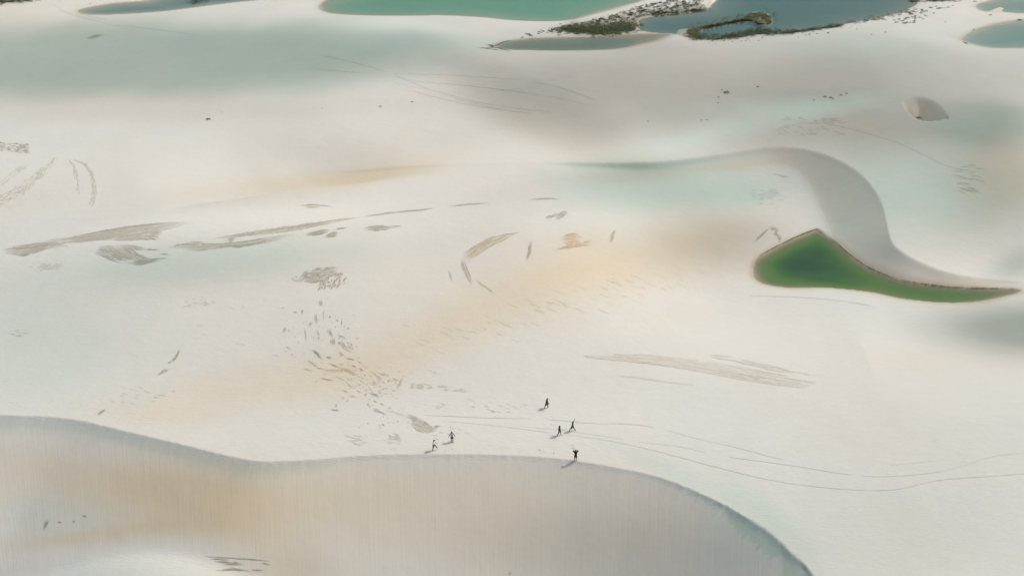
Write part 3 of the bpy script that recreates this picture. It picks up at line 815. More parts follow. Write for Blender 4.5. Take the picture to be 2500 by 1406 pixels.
m.loft([(745, 571), (770, 564), (800, 561), (812, 562)], [(746, 577), (770, 574), (795, 569), (810, 564)], 14, 1.8, 0.5, 1, (0.1, 0.55))
m.loft([(790, 576), (805, 568), (830, 566)], [(795, 580), (812, 579), (826, 574)], 9, 1.8, 0.5, 1, (0.15, 0.6))
m.loft([(815, 561), (835, 557), (855, 556)], [(815, 563), (835, 559), (852, 557)], 3, 1.5, 0.6, 1, (0.1, 0.5))
m.build('strata_patch', M_GREY, 'small dark grey feather of layered sand')
m = Marks()
m.loft([(888, 557), (910, 550), (950, 552), (985, 553)], [(888, 566), (910, 563), (935, 562), (955, 559)], 16, 1.8, 0.3, 0.8, (0.2, 0.75))
m.build('strata_patch', M_GREY, 'small comma-shaped grey streak')
m = Marks()
for a in ([(885, 529), (940, 521), (1000, 514)], [(960, 519), (1030, 512), (1060, 508)], [(1095, 504), (1140, 499), (1192, 495)], [(1290, 487), (1330, 485), (1368, 485)], [(730, 502), (770, 500), (810, 504)], [(745, 506), (780, 505)], [(350, 609), (390, 610)], [(388, 620), (410, 620)]):
    m.ribbon(a, 2.0, random.uniform(0.3, 0.7)); m.ribbon(np.array(a) + (4, 1.2), 1.2, random.uniform(0.4, 0.9))
m.build('strata_patch', M_GREY, 'thin broken grey line along the low ridge')
# -- blue-grey scuff and odd marks on the left flat
m = Marks()
for _ in range(46):
    x = random.gauss(122, 14); y = 652 + random.gauss(0, 3.6) - 0.05 * (x - 122)
    m.ribbon([(x - 7, y + 1), (x, y), (x + 7, y - 1)], 1.6, random.uniform(0.5, 1.0))
for _ in range(8):
    x = random.gauss(137, 4); y = random.gauss(649, 2.2)
    m.ribbon([(x - 4, y + 2), (x + 4, y - 2)], 2.2, random.uniform(0.0, 0.4))
m.ribbon([(68, 653), (82, 651)], 2, 0.5)
m.build('strata_patch', M_PALE, None, 'stuff')

# -- curved ochre plume in the middle
m = Marks()
m.loft([(1275, 566), (1240, 572), (1200, 580), (1160, 600), (1130, 620), (1120, 632)], [(1250, 574), (1225, 588), (1190, 606), (1165, 625), (1148, 642), (1143, 655)], 20, 2.2, 0.3, 0.8, (0.2, 0.9))
m.loft([(1230, 578), (1190, 588), (1150, 608), (1128, 628)], [(1225, 586), (1185, 604), (1155, 625), (1140, 645)], 16, 3.0, 0.4, 0.9, (0.3, 0.8))
m.build('strata_patch', M_TAN, 'ochre plume of combed sand curving down to the left')
m = Marks()
m.loft([(1128, 628), (1127, 645), (1136, 668), (1142, 690)], [(1136, 634), (1140, 655), (1150, 680), (1160, 700)], 12, 2.4, 0.4, 0.9, (0.3, 0.9))
m.loft([(1160, 683), (1180, 700), (1205, 718)], [(1172, 680), (1190, 702), (1208, 719)], 6, 1.8, 0.4, 0.9, (0.3, 0.9))
m.loft([(1094, 660), (1098, 675), (1104, 690)], [(1098, 660), (1103, 675), (1106, 690)], 5, 1.8, 0.5, 1, (0.5, 1))
m.build('strata_patch', M_GREY, 'grey tail curling under the ochre plume')
m = Marks()
m.loft([(1294, 587), (1290, 600), (1288, 618), (1285, 640)], [(1302, 586), (1297, 602), (1296, 615), (1287, 640)], 10, 2.0, 0.5, 1.0, (0.2, 0.8))
m.build('strata_patch', M_GREY, 'small leaf-shaped grey groove')
m = Marks()
m.loft([(1330, 533), (1350, 524), (1362, 516)], [(1335, 536), (1350, 530), (1366, 518)], 6, 1.8, 0.5, 1, (0.2, 0.7))
m.loft([(1352, 530), (1368, 520), (1388, 512)], [(1356, 537), (1375, 530), (1388, 513)], 14, 2.0, 0.4, 1, (0.2, 0.7))
m.loft([(1488, 585), (1495, 570), (1508, 560)], [(1490, 600), (1496, 585), (1500, 568)], 12, 2.0, 0.4, 0.9, (0.4, 1))
m.build('strata_patch', M_GREY, 'pair of small grey feather marks')
m = Marks()
m.loft([(1370, 580), (1390, 571), (1410, 571), (1424, 580)], [(1372, 590), (1390, 600), (1410, 598), (1422, 592)], 22, 3.2, 0.4, 0.9, (0.4, 1.0))
m.loft([(1345, 613), (1380, 602), (1420, 594), (1452, 576)], [(1355, 611), (1385, 605), (1425, 600), (1450, 596)], 20, 2.6, 0.3, 0.8, (0.2, 0.8))
m.build('strata_patch', M_TAN, 'fish-shaped ochre patch of bare sand')

# -- oval patch of rough crust
m = Marks()
m.loft([(728, 680), (745, 662), (790, 654), (832, 653)], [(735, 688), (765, 690), (800, 680), (835, 660)], 60, 2.2, 0.15, 0.5, (0.15, 0.8), 1.4)
for _ in range(60):
    x = random.uniform(778, 842); y = 672 + random.random() * 30 - 0.2 * (x - 810)
    L = random.uniform(3, 11)
    m.ribbon([(x + L * 0.6, y - L), (x, y), (x - L * 0.5, y + L * 0.8)], random.uniform(1.4, 3.0), random.uniform(0.0, 0.7))
for _ in range(24):
    x = random.uniform(713, 740); y = random.uniform(674, 688)
    m.ribbon([(x - 3, y), (x + 4, y - 1)], 1.4, random.uniform(0.6, 1))
for _ in range(16):
    x = random.gauss(794, 5); y = random.gauss(692, 5)
    m.ribbon([(x + 3, y - 3), (x - 3, y + 3)], 2.6, random.uniform(0, 0.25))
m.build('strata_patch', M_GREY, 'oval patch of rough dark crust')

# -- scattered scuffs sweeping down to the walkers (measured in an enlarged view)
def Z6(v):
    return [(680 + a / 3.906, 700 + b / 3.906) for a, b in v]
FL = [(220, 258, 238, 216, 14), (48, 440, 64, 380, 16), (300, 366, 315, 328, 16), (380, 500, 392, 484, 16), (366, 402, 394, 490, 5), (352, 240, 360, 335, 14), (395, 120, 412, 190, 20), (425, 190, 430, 320, 8),
      (488, 280, 496, 300, 10), (486, 410, 505, 472, 18), (505, 490, 530, 552, 34), (560, 466, 612, 474, 10), (600, 530, 640, 592, 20), (640, 600, 690, 625, 6), (574, 530, 580, 566, 10), (578, 636, 618, 652, 24),
      (662, 384, 672, 412, 10), (690, 540, 702, 576, 8), (335, 605, 408, 670, 22), (455, 676, 510, 674, 12), (640, 680, 740, 702, 7), (740, 700, 800, 736, 4), (590, 772, 735, 828, 20), (500, 738, 600, 776, 8),
      (470, 798, 610, 802, 12), (380, 864, 505, 893, 6), (300, 715, 370, 762, 4), (370, 772, 440, 786, 3), (770, 782, 805, 800, 15), (205, 768, 310, 800, 10),
      (890, 1015, 955, 1046, 14), (900, 1082, 935, 1096, 8), (950, 1000, 990, 1020, 6), (965, 1108, 1025, 1136, 6), (825, 1106, 880, 1132, 8), (905, 1168, 962, 1190, 20), (950, 1185, 1022, 1216, 7),
      (515, 1168, 575, 1182, 14), (540, 1162, 560, 1118, 6), (1070, 1185, 1200, 1226, 6), (845, 1298, 860, 1304, 6), (975, 1300, 1010, 1322, 6), (1130, 1280, 1155, 1284, 6), (100, 400, 104, 458, 6), (130, 645, 136, 655, 8),
      (70, 570, 120, 600, 8), (250, 400, 262, 515, 4), (185, 520, 188, 530, 5), (240, 640, 250, 642, 6), (30, 202, 60, 196, 6), (330, 480, 338, 492, 7), (130, 240, 200, 250, 5), (75, 330, 92, 318, 5), (232, 346, 240, 352, 6), (195, 445, 200, 455, 6),
      (550, 310, 570, 330, 8), (540, 380, 545, 395, 6), (606, 300, 600, 400, 3), (610, 470, 640, 500, 6), (660, 560, 690, 590, 7), (820, 840, 835, 860, 6), (680, 750, 760, 760, 4)]
FT = [(930, 852, 1000, 890, 15), (960, 822, 1015, 840, 8), (1030, 835, 1052, 852, 10), (1090, 870, 1136, 895, 12), (1040, 922, 1062, 880, 14), (990, 900, 1015, 916, 10), (1130, 970, 1180, 885, 16), (900, 910, 940, 930, 10), (960, 945, 985, 955, 8),
      (1262, 940, 1300, 940, 34), (1310, 946, 1395, 962, 28), (1335, 915, 1440, 936, 5), (1415, 960, 1480, 968, 14), (1510, 946, 1620, 955, 14), (1560, 980, 1650, 986, 5), (1660, 980, 1795, 990, 16),
      (610, 985, 670, 1010, 8), (680, 1040, 735, 1048, 8), (645, 1092, 682, 1072, 10), (605, 1058, 632, 1064, 7), (750, 990, 790, 1012, 6), (825, 1025, 842, 1036, 10), (1080, 985, 1130, 1000, 4), (640, 900, 700, 960, 3), (560, 860, 640, 900, 3), (780, 900, 790, 910, 6), (1015, 965, 1040, 970, 6)]
m = Marks()
for x1, y1, x2, y2, wz in FL:
    (a, b), (c, d_) = Z6([(x1, y1), (x2, y2)])
    m.fleck(a, b, c, d_, max(1.3 * wz / 3.906, 1.8), (0.15, 0.9))
for _ in range(120):
    k = random.choice(FL)
    x = k[0] + random.gauss(0, 45); y = k[1] + random.gauss(0, 40)
    dx, dy = k[2] - k[0], k[3] - k[1]
    L = math.hypot(dx, dy); q = random.uniform(6, 22) / L
    (a, b), (c, d_) = Z6([(x, y), (x + dx * q, y + dy * q)])
    m.ribbon([(a, b), ((a + c) / 2, (b + d_) / 2), (c, d_)], random.uniform(0.8, 1.8), random.uniform(0.35, 1.0))
m.build('scuff_marks', M_GREY, None, 'stuff')
m = Marks()
for x1, y1, x2, y2, wz in FT:
    (a, b), (c, d_) = Z6([(x1, y1), (x2, y2)])
    m.fleck(a, b, c, d_, max(1.35 * wz / 3.906, 1.9), (0.0, 0.6))
for _ in range(90):
    x = random.gauss(850, 160); y = 900 + random.gauss(0, 70) + 0.2 * (x - 850)
    (a, b), (c, d_) = Z6([(x, y), (x + random.uniform(10, 40), y + random.uniform(4, 18))])
    m.ribbon([(a, b), ((a + c) / 2, (b + d_) / 2), (c, d_)], random.uniform(0.8, 1.6), random.uniform(0.4, 1.0))
m.build('scuff_marks', M_PALE, None, 'stuff')
m = Marks()
m.loft(Z6([(1195, 1212), (1290, 1232), (1390, 1280), (1460, 1310)]), Z6([(1240, 1285), (1290, 1300), (1380, 1320), (1440, 1340)]), 30, 2.0, 0.2, 0.6, (0.1, 0.8), 1.0)
m.loft(Z6([(1240, 1285), (1330, 1290), (1440, 1320), (1520, 1350)]), Z6([(1285, 1340), (1330, 1370), (1420, 1388), (1520, 1372)]), 44, 2.2, 0.25, 0.75, (0.15, 0.8))
m.loft(Z6([(1470, 1345), (1500, 1325), (1555, 1328)]), Z6([(1480, 1355), (1515, 1335), (1550, 1332)]), 6, 2, 0.5, 1, (0, 0.4))
m.build('strata_patch', M_GREY, 'wedge of grey laminated sand beside the two light-shirted walkers')

# -- pale tan swath on the right and small pale scuffs
m = Marks()
m.loft([(1420, 865), (1560, 865), (1700, 880), (1850, 902), (2020, 930)], [(1430, 872), (1560, 884), (1700, 906), (1830, 930), (1975, 952)], 60, 2.4, 0.12, 0.5, (0.45, 1.0))
m.loft([(1430, 866), (1520, 868), (1620, 876), (1760, 896), (1900, 930)], [(1440, 872), (1540, 882), (1640, 893), (1760, 912), (1930, 948)], 40, 2.6, 0.15, 0.5, (0.2, 0.7))
m.loft([(1700, 865), (1800, 872), (1900, 895), (1990, 915)], [(1720, 872), (1800, 884), (1890, 905), (1980, 922)], 14, 1.6, 0.15, 0.5, (0.6, 1))
m.loft([(1490, 914), (1600, 925), (1720, 942)], [(1500, 917), (1600, 930), (1740, 947)], 8, 1.6, 0.3, 0.7, (0.7, 1))
m.build('strata_patch', M_PALE, 'long pale tan swath of combed sand')
m = Marks()
for cxp, cyp, n_, sx, sy in ((865, 1068, 22, 12, 8), (955, 1070, 26, 8, 9), (480, 735, 16, 16, 9), (1210, 990, 14, 60, 12), (40, 810, 12, 16, 5), (1120, 985, 10, 60, 10), (560, 800, 8, 60, 40), (340, 960, 20, 40, 12), (1090, 1065, 12, 24, 12)):
    for _ in range(n_):
        x = random.gauss(cxp, sx); y = random.gauss(cyp, sy)
        m.ribbon([(x, y), (x + random.uniform(3, 8), y + random.uniform(0.5, 2.5)), (x + random.uniform(9, 16), y + random.uniform(2, 5))], random.uniform(0.9, 1.7), random.uniform(0.3, 1.0))
m.build('scuff_marks', M_PALE, None, 'stuff')

# -- sketchy scuffs at far left
m = Marks()
for _ in range(90):
    x = random.uniform(-6, 72); y = 346 + random.random() * 22 + 0.10 * x
    m.ribbon([(x - 5, y - 0.6), (x, y), (x + 6, y + 0.8)], random.uniform(1.0, 2.2), random.uniform(0.0, 1.0))
m.build('scuff_marks', M_GREY, None, 'stuff')
m = Marks()
m.loft([(-5, 480), (40, 455), (90, 418), (142, 378)], [(-5, 508), (60, 470), (105, 432), (144, 384)], 110, 1.6, 0.03, 0.10, (0.0, 0.9), 2.2)
m.loft([(-5, 450), (20, 425), (70, 395)], [(0, 460), (30, 432), (80, 398)], 20, 1.5, 0.1, 0.3, (0.4, 1), 1.6)
m.loft([(178, 390), (205, 402), (222, 430), (226, 470), (214, 500)], [(196, 395), (216, 408), (234, 450), (234, 480), (226, 510)], 90, 1.6, 0.03, 0.12, (0.0, 0.9), 2.0)
m.loft([(166, 390), (178, 410), (184, 440), (186, 470)], [(174, 392), (188, 416), (192, 445), (194, 480)], 40, 1.5, 0.04, 0.14, (0.2, 1), 1.8)
m.build('scuff_marks', M_PALE, None, 'stuff')

# -- hook beside the lagoon, slumps, single feathers
m = Marks()
m.loft([(1838, 596), (1858, 572), (1882, 551)], [(1842, 596), (1862, 574), (1886, 556)], 10, 1.6, 0.3, 0.8, (0.2, 0.9))
for _ in range(46):
    t = random.random(); x = 1884 + 24 * t + random.gauss(0, 4); y = 552 + 36 * t + random.gauss(0, 3)
    m.ribbon([(x - 2, y - 3), (x + 2, y + 3)], random.uniform(1, 2), random.uniform(0.1, 0.9))
m.build('strata_patch', M_GREY, 'grey hooked mark beside the green lagoon')
m = Marks()
for a, wd in (([(500, 1357), (560, 1361), (658, 1368)], 2.2), ([(512, 1363), (560, 1366)], 1.8), ([(520, 1369), (560, 1373), (592, 1374)], 3.0), ([(525, 1392), (560, 1389), (610, 1392)], 3.6), ([(612, 1391), (638, 1390)], 2.0), ([(570, 1368), (580, 1374)], 2.4), ([(640, 1373), (655, 1377)], 1.8), ([(545, 1377), (590, 1377)], 1.6), ([(560, 1384), (575, 1386)], 2)):
    m.ribbon(a, wd, random.uniform(0.1, 0.5)); m.ribbon(np.array(a) + (6, 1.5), wd * 0.6, random.uniform(0.3, 0.9))
for a, wd in (([(106, 1292), (112, 1278), (119, 1267)], 5.0), ([(200, 1258), (211, 1260)], 2.6), ([(236, 1014), (247, 1005), (259, 996)], 3.0), ([(382, 916), (396, 908), (412, 899)], 5.5), ([(415, 884), (428, 874), (440, 850)], 3.4), ([(408, 886), (420, 880)], 3), ([(1242, 1400), (1247, 1396)], 3), ([(140, 1274), (150, 1272)], 2), ([(176, 1273), (184, 1271)], 2)):
    m.ribbon(a, wd, random.uniform(0.2, 0.6)); m.ribbon(np.array(a) + (1.5, 2.0), wd * 0.5, random.uniform(0.0, 0.5))
m.build('scuff_marks', M_GREY, None, 'stuff')
m = Marks()
m.loft([(205, 96), (235, 87), (263, 79)], [(215, 97), (235, 92), (250, 91)], 10, 2.2, 0.5, 1.0, (0.2, 0.7))
m.build('strata_patch', M_GREY, 'fin-shaped grey mark on the far flat')
m = Marks()
for _ in range(24):
    x = random.uniform(2320, 2385); y = random.uniform(408, 468)
    m.ribbon([(x, y), (x + 14, y + 1 + 0.04 * (y - 430)), (x + random.uniform(18, 34), y + 3 + 0.12 * (y - 420))], random.uniform(0.8, 1.4), random.uniform(0.2, 0.9))
for a in ([(2362, 403), (2385, 403)], [(2342, 408), (2370, 407)], [(2340, 458), (2365, 464), (2390, 470)], [(2365, 420), (2384, 420)]):
    m.ribbon(a, 1.3, 0.1)
m.build('scuff_marks', M_PALE, None, 'stuff', edge=0.3)
m = Marks()
for _ in range(60):
    x = random.gauss(1870, 14); y = random.gauss(475, 7)
    m.ribbon([(x - 8, y + 1), (x + 6, y - 1)], random.uniform(1.2, 2.5), random.uniform(0.5, 1))
m.ribbon([(1885, 424), (1905, 429), (1930, 432)], 2.2, 0.3); m.ribbon([(1900, 430), (1920, 434)], 1.6, 0.5)
for _ in range(40):
    x = random.gauss(2020, 10); y = random.gauss(297, 4)
    m.ribbon([(x - 6, y - 1), (x + 6, y + 1)], random.uniform(1.0, 2.0), random.uniform(0.4, 1))
for _ in range(60):
    x = random.uniform(1900, 2060); y = random.uniform(285, 330)
    m.ribbon([(x - 5, y), (x + 7, y + 2)], random.uniform(0.8, 1.2), random.uniform(0.7, 1))
m.build('scuff_marks', M_PALE, None, 'stuff', edge=0.3)

# -- wind ripples crossing the ochre sweep
m = Marks()
for _ in range(70):
    t = random.random()
    x = 1010 + 690 * t + random.gauss(0, 30)
    y = 855 - 175 * t + random.gauss(0, 26) - 25 * math.sin(t * 3.1)
    L = random.uniform(6, 16)
    m.ribbon([(x - L, y - L * 0.38), (x, y), (x + L * 0.9, y + L * (0.30 + 0.3 * t))], random.uniform(1.0, 2.1), random.uniform(0.55, 1.0))
m.build('sand_ripples', M_RIP, None, 'stuff', edge=0.2)

# -- tracks
def track(pts, wd, mat, label=None, sh=(0.3, 0.8), smooth=True, gaps=0.25):
    m = Marks()
    pp = catmull(pts, 8) if smooth else np.asarray(pts, float)
    n = len(pp); i = 0
    while i < n - 3:
        L = random.randint(8, 22)
        m.ribbon(pp[i:i + L + 1], wd * random.uniform(0.8, 1.2), random.uniform(*sh), 0.35, 0.35)
        i += L + (random.randint(1, 4) if random.random() < gaps else -1)
    m.build('wheel_track', mat, label, edge=0.2)
track([(1035, 1013), (1200, 1020), (1330, 1023), (1440, 1033), (1540, 1035), (1620, 1048), (1700, 1070), (1790, 1090), (1910, 1122)], 1.0, M_TRACK, 'upper thin track line passing behind the walkers', (0.0, 0.5), gaps=0.15)
track([(1080, 1027), (1200, 1038), (1300, 1050), (1400, 1063), (1500, 1078), (1600, 1100), (1750, 1140), (1900, 1175), (2050, 1193), (2180, 1195), (2290, 1172), (2420, 1162), (2520, 1155)], 0.9, M_TRACK, 'long thin track line curving away to the right', (0.2, 0.7), gaps=0.15)
track([(1270, 1040), (1370, 1050), (1480, 1065), (1560, 1078), (1660, 1090), (1725, 1106)], 0.9, M_TRACK, None, (0.4, 0.9))
track([(1780, 1115), (1960, 1140), (2050, 1155), (2150, 1163), (2300, 1150), (2420, 1115), (2510, 1105)], 0.9, M_TRACK, None, (0.4, 0.9))
track([(2170, 1135), (2230, 1130), (2280, 1124)], 0.9, M_TRACK, None, (0.5, 0.9))
for pts in ([(775, 133), (860, 152), (930, 172), (990, 195), (1080, 230), (1180, 258), (1290, 277)], [(965, 205), (1060, 222), (1160, 248), (1270, 266), (1350, 274)], [(1000, 198), (1080, 204), (1180, 214), (1290, 228), (1380, 243), (1450, 262)],
            [(1300, 200), (1360, 212), (1455, 245)], [(960, 181), (1100, 184), (1270, 195)], [(1005, 222), (1080, 242), (1180, 262), (1300, 278)], [(1220, 222), (1260, 218), (1280, 226)],
            [(130, 9), (160, 31), (200, 43), (262, 57)], [(146, 24), (190, 38), (240, 52)], [(185, 32), (230, 43), (265, 48)], [(260, 60), (380, 72), (480, 86)], [(760, 168), (900, 180)]):
    track(pts, 1.0, M_TRACKG, None, (0.3, 0.9))
track([(1880, 320), (2000, 300), (2180, 345), (2300, 400), (2340, 412)], 1.1, M_TRACKG, None, (0.4, 0.9))
track([(1830, 722), (1950, 725), (2060, 735), (2130, 748)], 1.6, M_PALE, None, (0.4, 0.8))
# footprints by the figure on the crest
m = Marks()
for (x, y) in ((1394, 1087), (1400, 1087), (1397, 1093), (1403, 1093), (1400, 1097), (1317, 1098), (1328, 1102), (1352, 1106), (1346, 1036), (1373, 1048), (1379, 1048), (1086, 1100), (1104, 1096), (1100, 1043), (1108, 1046)):
    m.ribbon([(x - 2, y - 1), (x + 2, y + 1)], 1.8, random.uniform(0.3, 0.8))
m.build('footprints', M_GREY, None, 'stuff')
# weed strings at the tip of the narrow pool and the wet line with painted crest shadow round the green lagoon
m = Marks()
for a in ([(1160, 117), (1190, 119), (1228, 124)], [(1185, 116), (1212, 117), (1235, 124)], [(1205, 115), (1225, 119), (1248, 127)], [(1180, 108), (1210, 112), (1230, 103), (1255, 98)], [(1190, 112), (1208, 114)]):
    m.ribbon(a, 1.8, random.uniform(0.1, 0.6))
for a in ([(2346, 101), (2356, 106), (2366, 108)], [(2370, 77), (2378, 73), (2382, 70)], [(2480, 51), (2500, 49)], [(2235, 286), (2246, 288), (2256, 290)]):
    m.ribbon(a, 2.0, random.uniform(0.0, 0.4))
m.build('scuff_marks', M_DARK, None, 'stuff')
m = Marks()
edge = lag_px
i0 = 0
up = edge[[k for k in range(len(edge))]]
m.rib = []
for seg_ in (range(0, 35), range(33, 55), range(50, 76)):
    m.ribbon(up[list(seg_)] + np.array([0.0, -0.6]), 1.6, 0.15, 0.5, 0.15)
m.build('wet_shadow_line', M_DARK, None, edge=0.6, lift=0.09)

# ------------------------------------------------------------------ shrubs
def leaf_material():
    g = NG('shrub_leaf')
    pos = g.node('ShaderNodeNewGeometry').outputs['Position']
    oi = g.node('ShaderNodeObjectInfo').outputs['Random']
    f = g.math('ADD', g.math('MULTIPLY', g.noise(pos, 3.0, 3), 0.7), g.math('MULTIPLY', oi, 0.3))
    c = g.ramp(f, [(0.25, (0.035, 0.048, 0.020)), (0.5, (0.065, 0.085, 0.032)), (0.8, (0.14, 0.14, 0.062))])
    return g.out(g.principled(c, 0.7, None, 0.2))
LEAF = leaf_material()
def tuft_geo(seed, n=46, r=0.5, h=0.55, leaf=1.0):
    rg = random.Random(seed)
    vs_, fs = [], []
    for k in range(n):
        a = rg.uniform(0, 2 * math.pi); rr = r * math.sqrt(rg.random()); zz = h * (1 - (rr / r) ** 2) * rg.uniform(0.3, 1.0)
        x, y = rr * math.cos(a), rr * math.sin(a)
        L = leaf * rg.uniform(0.10, 0.24); b = a + rg.uniform(-1, 1)
        wd = L * 0.45
        ex, ey, ez = x + L * math.cos(b), y + L * math.sin(b), zz + rg.uniform(0.0, 0.16)
        nx, ny = -math.sin(b) * wd, math.cos(b) * wd
        i = len(vs_)
        vs_ += [(x, y, zz), ((x + ex) / 2 + nx, (y + ey) / 2 + ny, (zz + ez) / 2 + 0.03), (ex, ey, ez), ((x + ex) / 2 - nx, (y + ey) / 2 - ny, (zz + ez) / 2 + 0.03)]
        fs.append((i, i + 1, i + 2, i + 3))
        if k % 5 == 0:      # twig down to the root
            i = len(vs_)
            vs_ += [(x, y, zz), (x + 0.02, y, zz), (0.1 * x + 0.02, 0.1 * y, -0.05), (0.1 * x, 0.1 * y, -0.05)]
            fs.append((i, i + 1, i + 2, i + 3))
    return vs_, fs
TUFT = []
for k in range(6):
    v_, f_ = tuft_geo(100 + k, 46 + 6 * k, 0.5, 0.45 + 0.05 * (k % 3))
    me = bpy.data.meshes.new('shrub')
    me.from_pydata(v_, [], f_); me.materials.append(LEAF); me.update()
    TUFT.append(me)

def shrub(px, py, size, label, group=None, flat=0.8, sx=1.0):
    x, y, z = hit(np.array([px]), np.array([py]))
    o = bpy.data.objects.new('shrub', random.choice(TUFT))
    o.location = (float(x[0]), float(y[0]), float(z[0]) - 0.02)
    o.rotation_euler = (0, 0, random.uniform(0, 6.28))
    o.scale = (size * sx, size, size * flat)
    col.objects.link(o)
    o['label'] = label; o['category'] = 'shrub'
    if group: o['group'] = group
    return o

def along(pts, n, sx, sy, seed):
    rg = random.Random(seed)
    pp = catmull(pts, 8)
    r = []
    for _ in range(n):
        i = rg.randrange(len(pp))
        r.append((pp[i, 0] + rg.gauss(0, sx), pp[i, 1] + rg.gauss(0, sy)))
    return r
# lone shrubs on the open sand
for px, py, sz, lb in (
    (509, 292, 0.95, 'lone dark shrub on bright sand, left of the middle of the far flat'),
    (541, 275, 0.35, 'tiny dark tuft just beyond the lone shrub on the bright sand'),
    (786, 265, 0.35, 'tiny dark tuft alone between the left shrub and the pale streak'),
    (928, 261, 0.8, 'low dark tuft beside a pale streak in the upper middle sand'),
    (1006, 250, 0.65, 'small dark tuft at the tail of the upper middle tracks'),
    (1774, 227, 1.35, 'round dark shrub, the largest on the dull sand at upper right'),
    (1762, 220, 0.5, 'tiny tuft up and left of the round dark shrub'),
    (1754, 238, 0.5, 'tiny tuft down and left of the round dark shrub'),
    (1753, 252, 0.5, 'tiny tuft well below the round dark shrub'),
    (1850, 213, 0.65, 'small dark tuft right of the round dark shrub'),
    (1987, 245, 0.5, 'leftmost tuft of the row above the far ochre strip'),
    (2014, 237, 0.8, 'second tuft from the left in the row above the far ochre strip'),
    (2028, 239, 0.8, 'third tuft from the left in the row above the far ochre strip'),
    (2034, 242, 0.5, 'small tuft just right of the third one in the row'),
    (2053, 233, 0.7, 'second tuft from the right in the row above the far ochre strip'),
    (2067, 229, 0.6, 'rightmost tuft of the row above the far ochre strip'),
    (1712, 294, 0.45, 'left one of two tiny tufts at the edge of the teal band'),
    (1726, 293, 0.5, 'right one of two tiny tufts at the edge of the teal band'),
    (1582, 297, 0.4, 'tiny tuft on the beige sand above the teal band'),
    (1228, 221, 0.45, 'small tuft among the upper middle wheel tracks'),
    (2162, 80, 0.8, 'lone tuft on pale sand below the blue lagoon shore'),
    (2308, 55, 0.6, 'lone tuft on pale sand left of the right lagoon'),
    (2418, 38, 1.0, 'dark shrub between the two right lagoons'),
    (2488, 50, 1.1, 'dark shrub at the right edge above the blue-green lagoon'),
    (2380, 5, 1.2, 'dark shrub on the pale sand left of the corner lagoon'),
    (2128, 85, 0.5, 'tiny tuft below the weedy shore, left of the lone tuft'),
    (220, 10, 0.7, 'small tuft on the pale sand in the far left corner')):
    shrub(px, py, sz, lb, 'shrubs alone on the sand')

# shrubs on the sandy neck between the two big far lagoons
def scatter(poly, n, seed, dens=None):
    rg = random.Random(seed)
    P = np.array(poly, float)
    res = []
    while len(res) < n:
        x = rg.uniform(P[:, 0].min(), P[:, 0].max()); y = rg.uniform(P[:, 1].min(), P[:, 1].max())
        if inside(np.array([x]), np.array([y]), P)[0] and (dens is None or rg.random() < dens(x, y)):
            res.append((x, y))
    return res
neck_in = [(1330, 75), (1420, 56), (1500, 36), (1560, 17), (1630, 1), (1715, 1), (1718, 18), (1690, 27), (1610, 35), (1556, 44), (1545, 70), (1480, 78), (1400, 80)]
for px, py in scatter(neck_in, 190, 3):
    shrub(px, py, random.uniform(0.7, 1.5), 'one of many dark shrubs dotted over the sandy neck between far lagoons', 'shrubs on the sandy neck')
for px, py in scatter([(1240, 95), (1300, 76), (1370, 70), (1400, 72), (1350, 80), (1280, 92)], 26, 4):
    shrub(px, py, random.uniform(0.6, 1.1), 'one of the sparse shrubs at the thin left end of the sandy neck', 'shrubs at the thin end of the neck')
for px, py in scatter([(2180, 48), (2240, 26), (2290, 14), (2330, 14), (2330, 22), (2262, 42), (2240, 56), (2190, 60)], 44, 5):
    shrub(px, py, random.uniform(0.6, 1.2), 'one of the low shrubs on the point at the right end of the blue lagoon', 'shrubs on the blue lagoon point')

for px, py in along([(1720, 101), (1830, 97), (1930, 89), (2020, 76), (2110, 60), (2190, 42)], 40, 14, 3.5, 44):
    shrub(px, py, random.uniform(0.35, 0.75), 'one of the tiny tufts strung along the sand just below the blue lagoon', 'tufts along the blue lagoon shore')

# ---- weed mats and reeds that nobody could count
def mats(name, label, pts, seed, size=(0.5, 1.1)):
    rg = random.Random(seed)
    px = np.array([p[0] for p in pts]); py = np.array([p[1] for p in pts])
    X, Y, Z = hit(px, py)
    V, Fc = [], []
    for x, y, z in zip(X, Y, Z):
        v_, f_ = tuft_geo(rg.randint(0, 9999), 20, 0.6, 0.8, 1.9)
        s_ = rg.uniform(*size); a = rg.uniform(0, 6.28)
        b = len(V)
        c_, n_ = math.cos(a), math.sin(a)
        zz = max(z, ZF - 0.05)
        V += [(x + s_ * (p[0] * c_ - p[1] * n_), y + s_ * (p[0] * n_ + p[1] * c_), zz + 0.75 * s_ * p[2]) for p in v_]
        Fc += [tuple(b + i for i in f) for f in f_]
    me = bpy.data.meshes.new(name); me.from_pydata(V, [], Fc); me.materials.append(LEAF); me.update()
    o = bpy.data.objects.new(name, me); col.objects.link(o)
    o['kind'] = 'stuff'; o['label'] = label; o['category'] = 'grass'
mats('shore_grass', 'dense olive grass filling the low edge of the sandy neck', along([(1390, 72), (1450, 75), (1500, 75), (1546, 64)], 800, 16, 6, 1) + scatter(neck_in, 620, 31), 1)
mats('shore_grass', 'dark green grass fringe along the near shore of the blue lagoon', along([(1700, 92), (1760, 94), (1810, 88), (1850, 80), (1885, 81), (1930, 79)], 620, 9, 2.8, 2) + along([(1930, 79), (1990, 72), (2050, 63)], 240, 6, 1.6, 3) + along([(2080, 57), (2150, 44), (2230, 25)], 90, 12, 2, 4), 2)
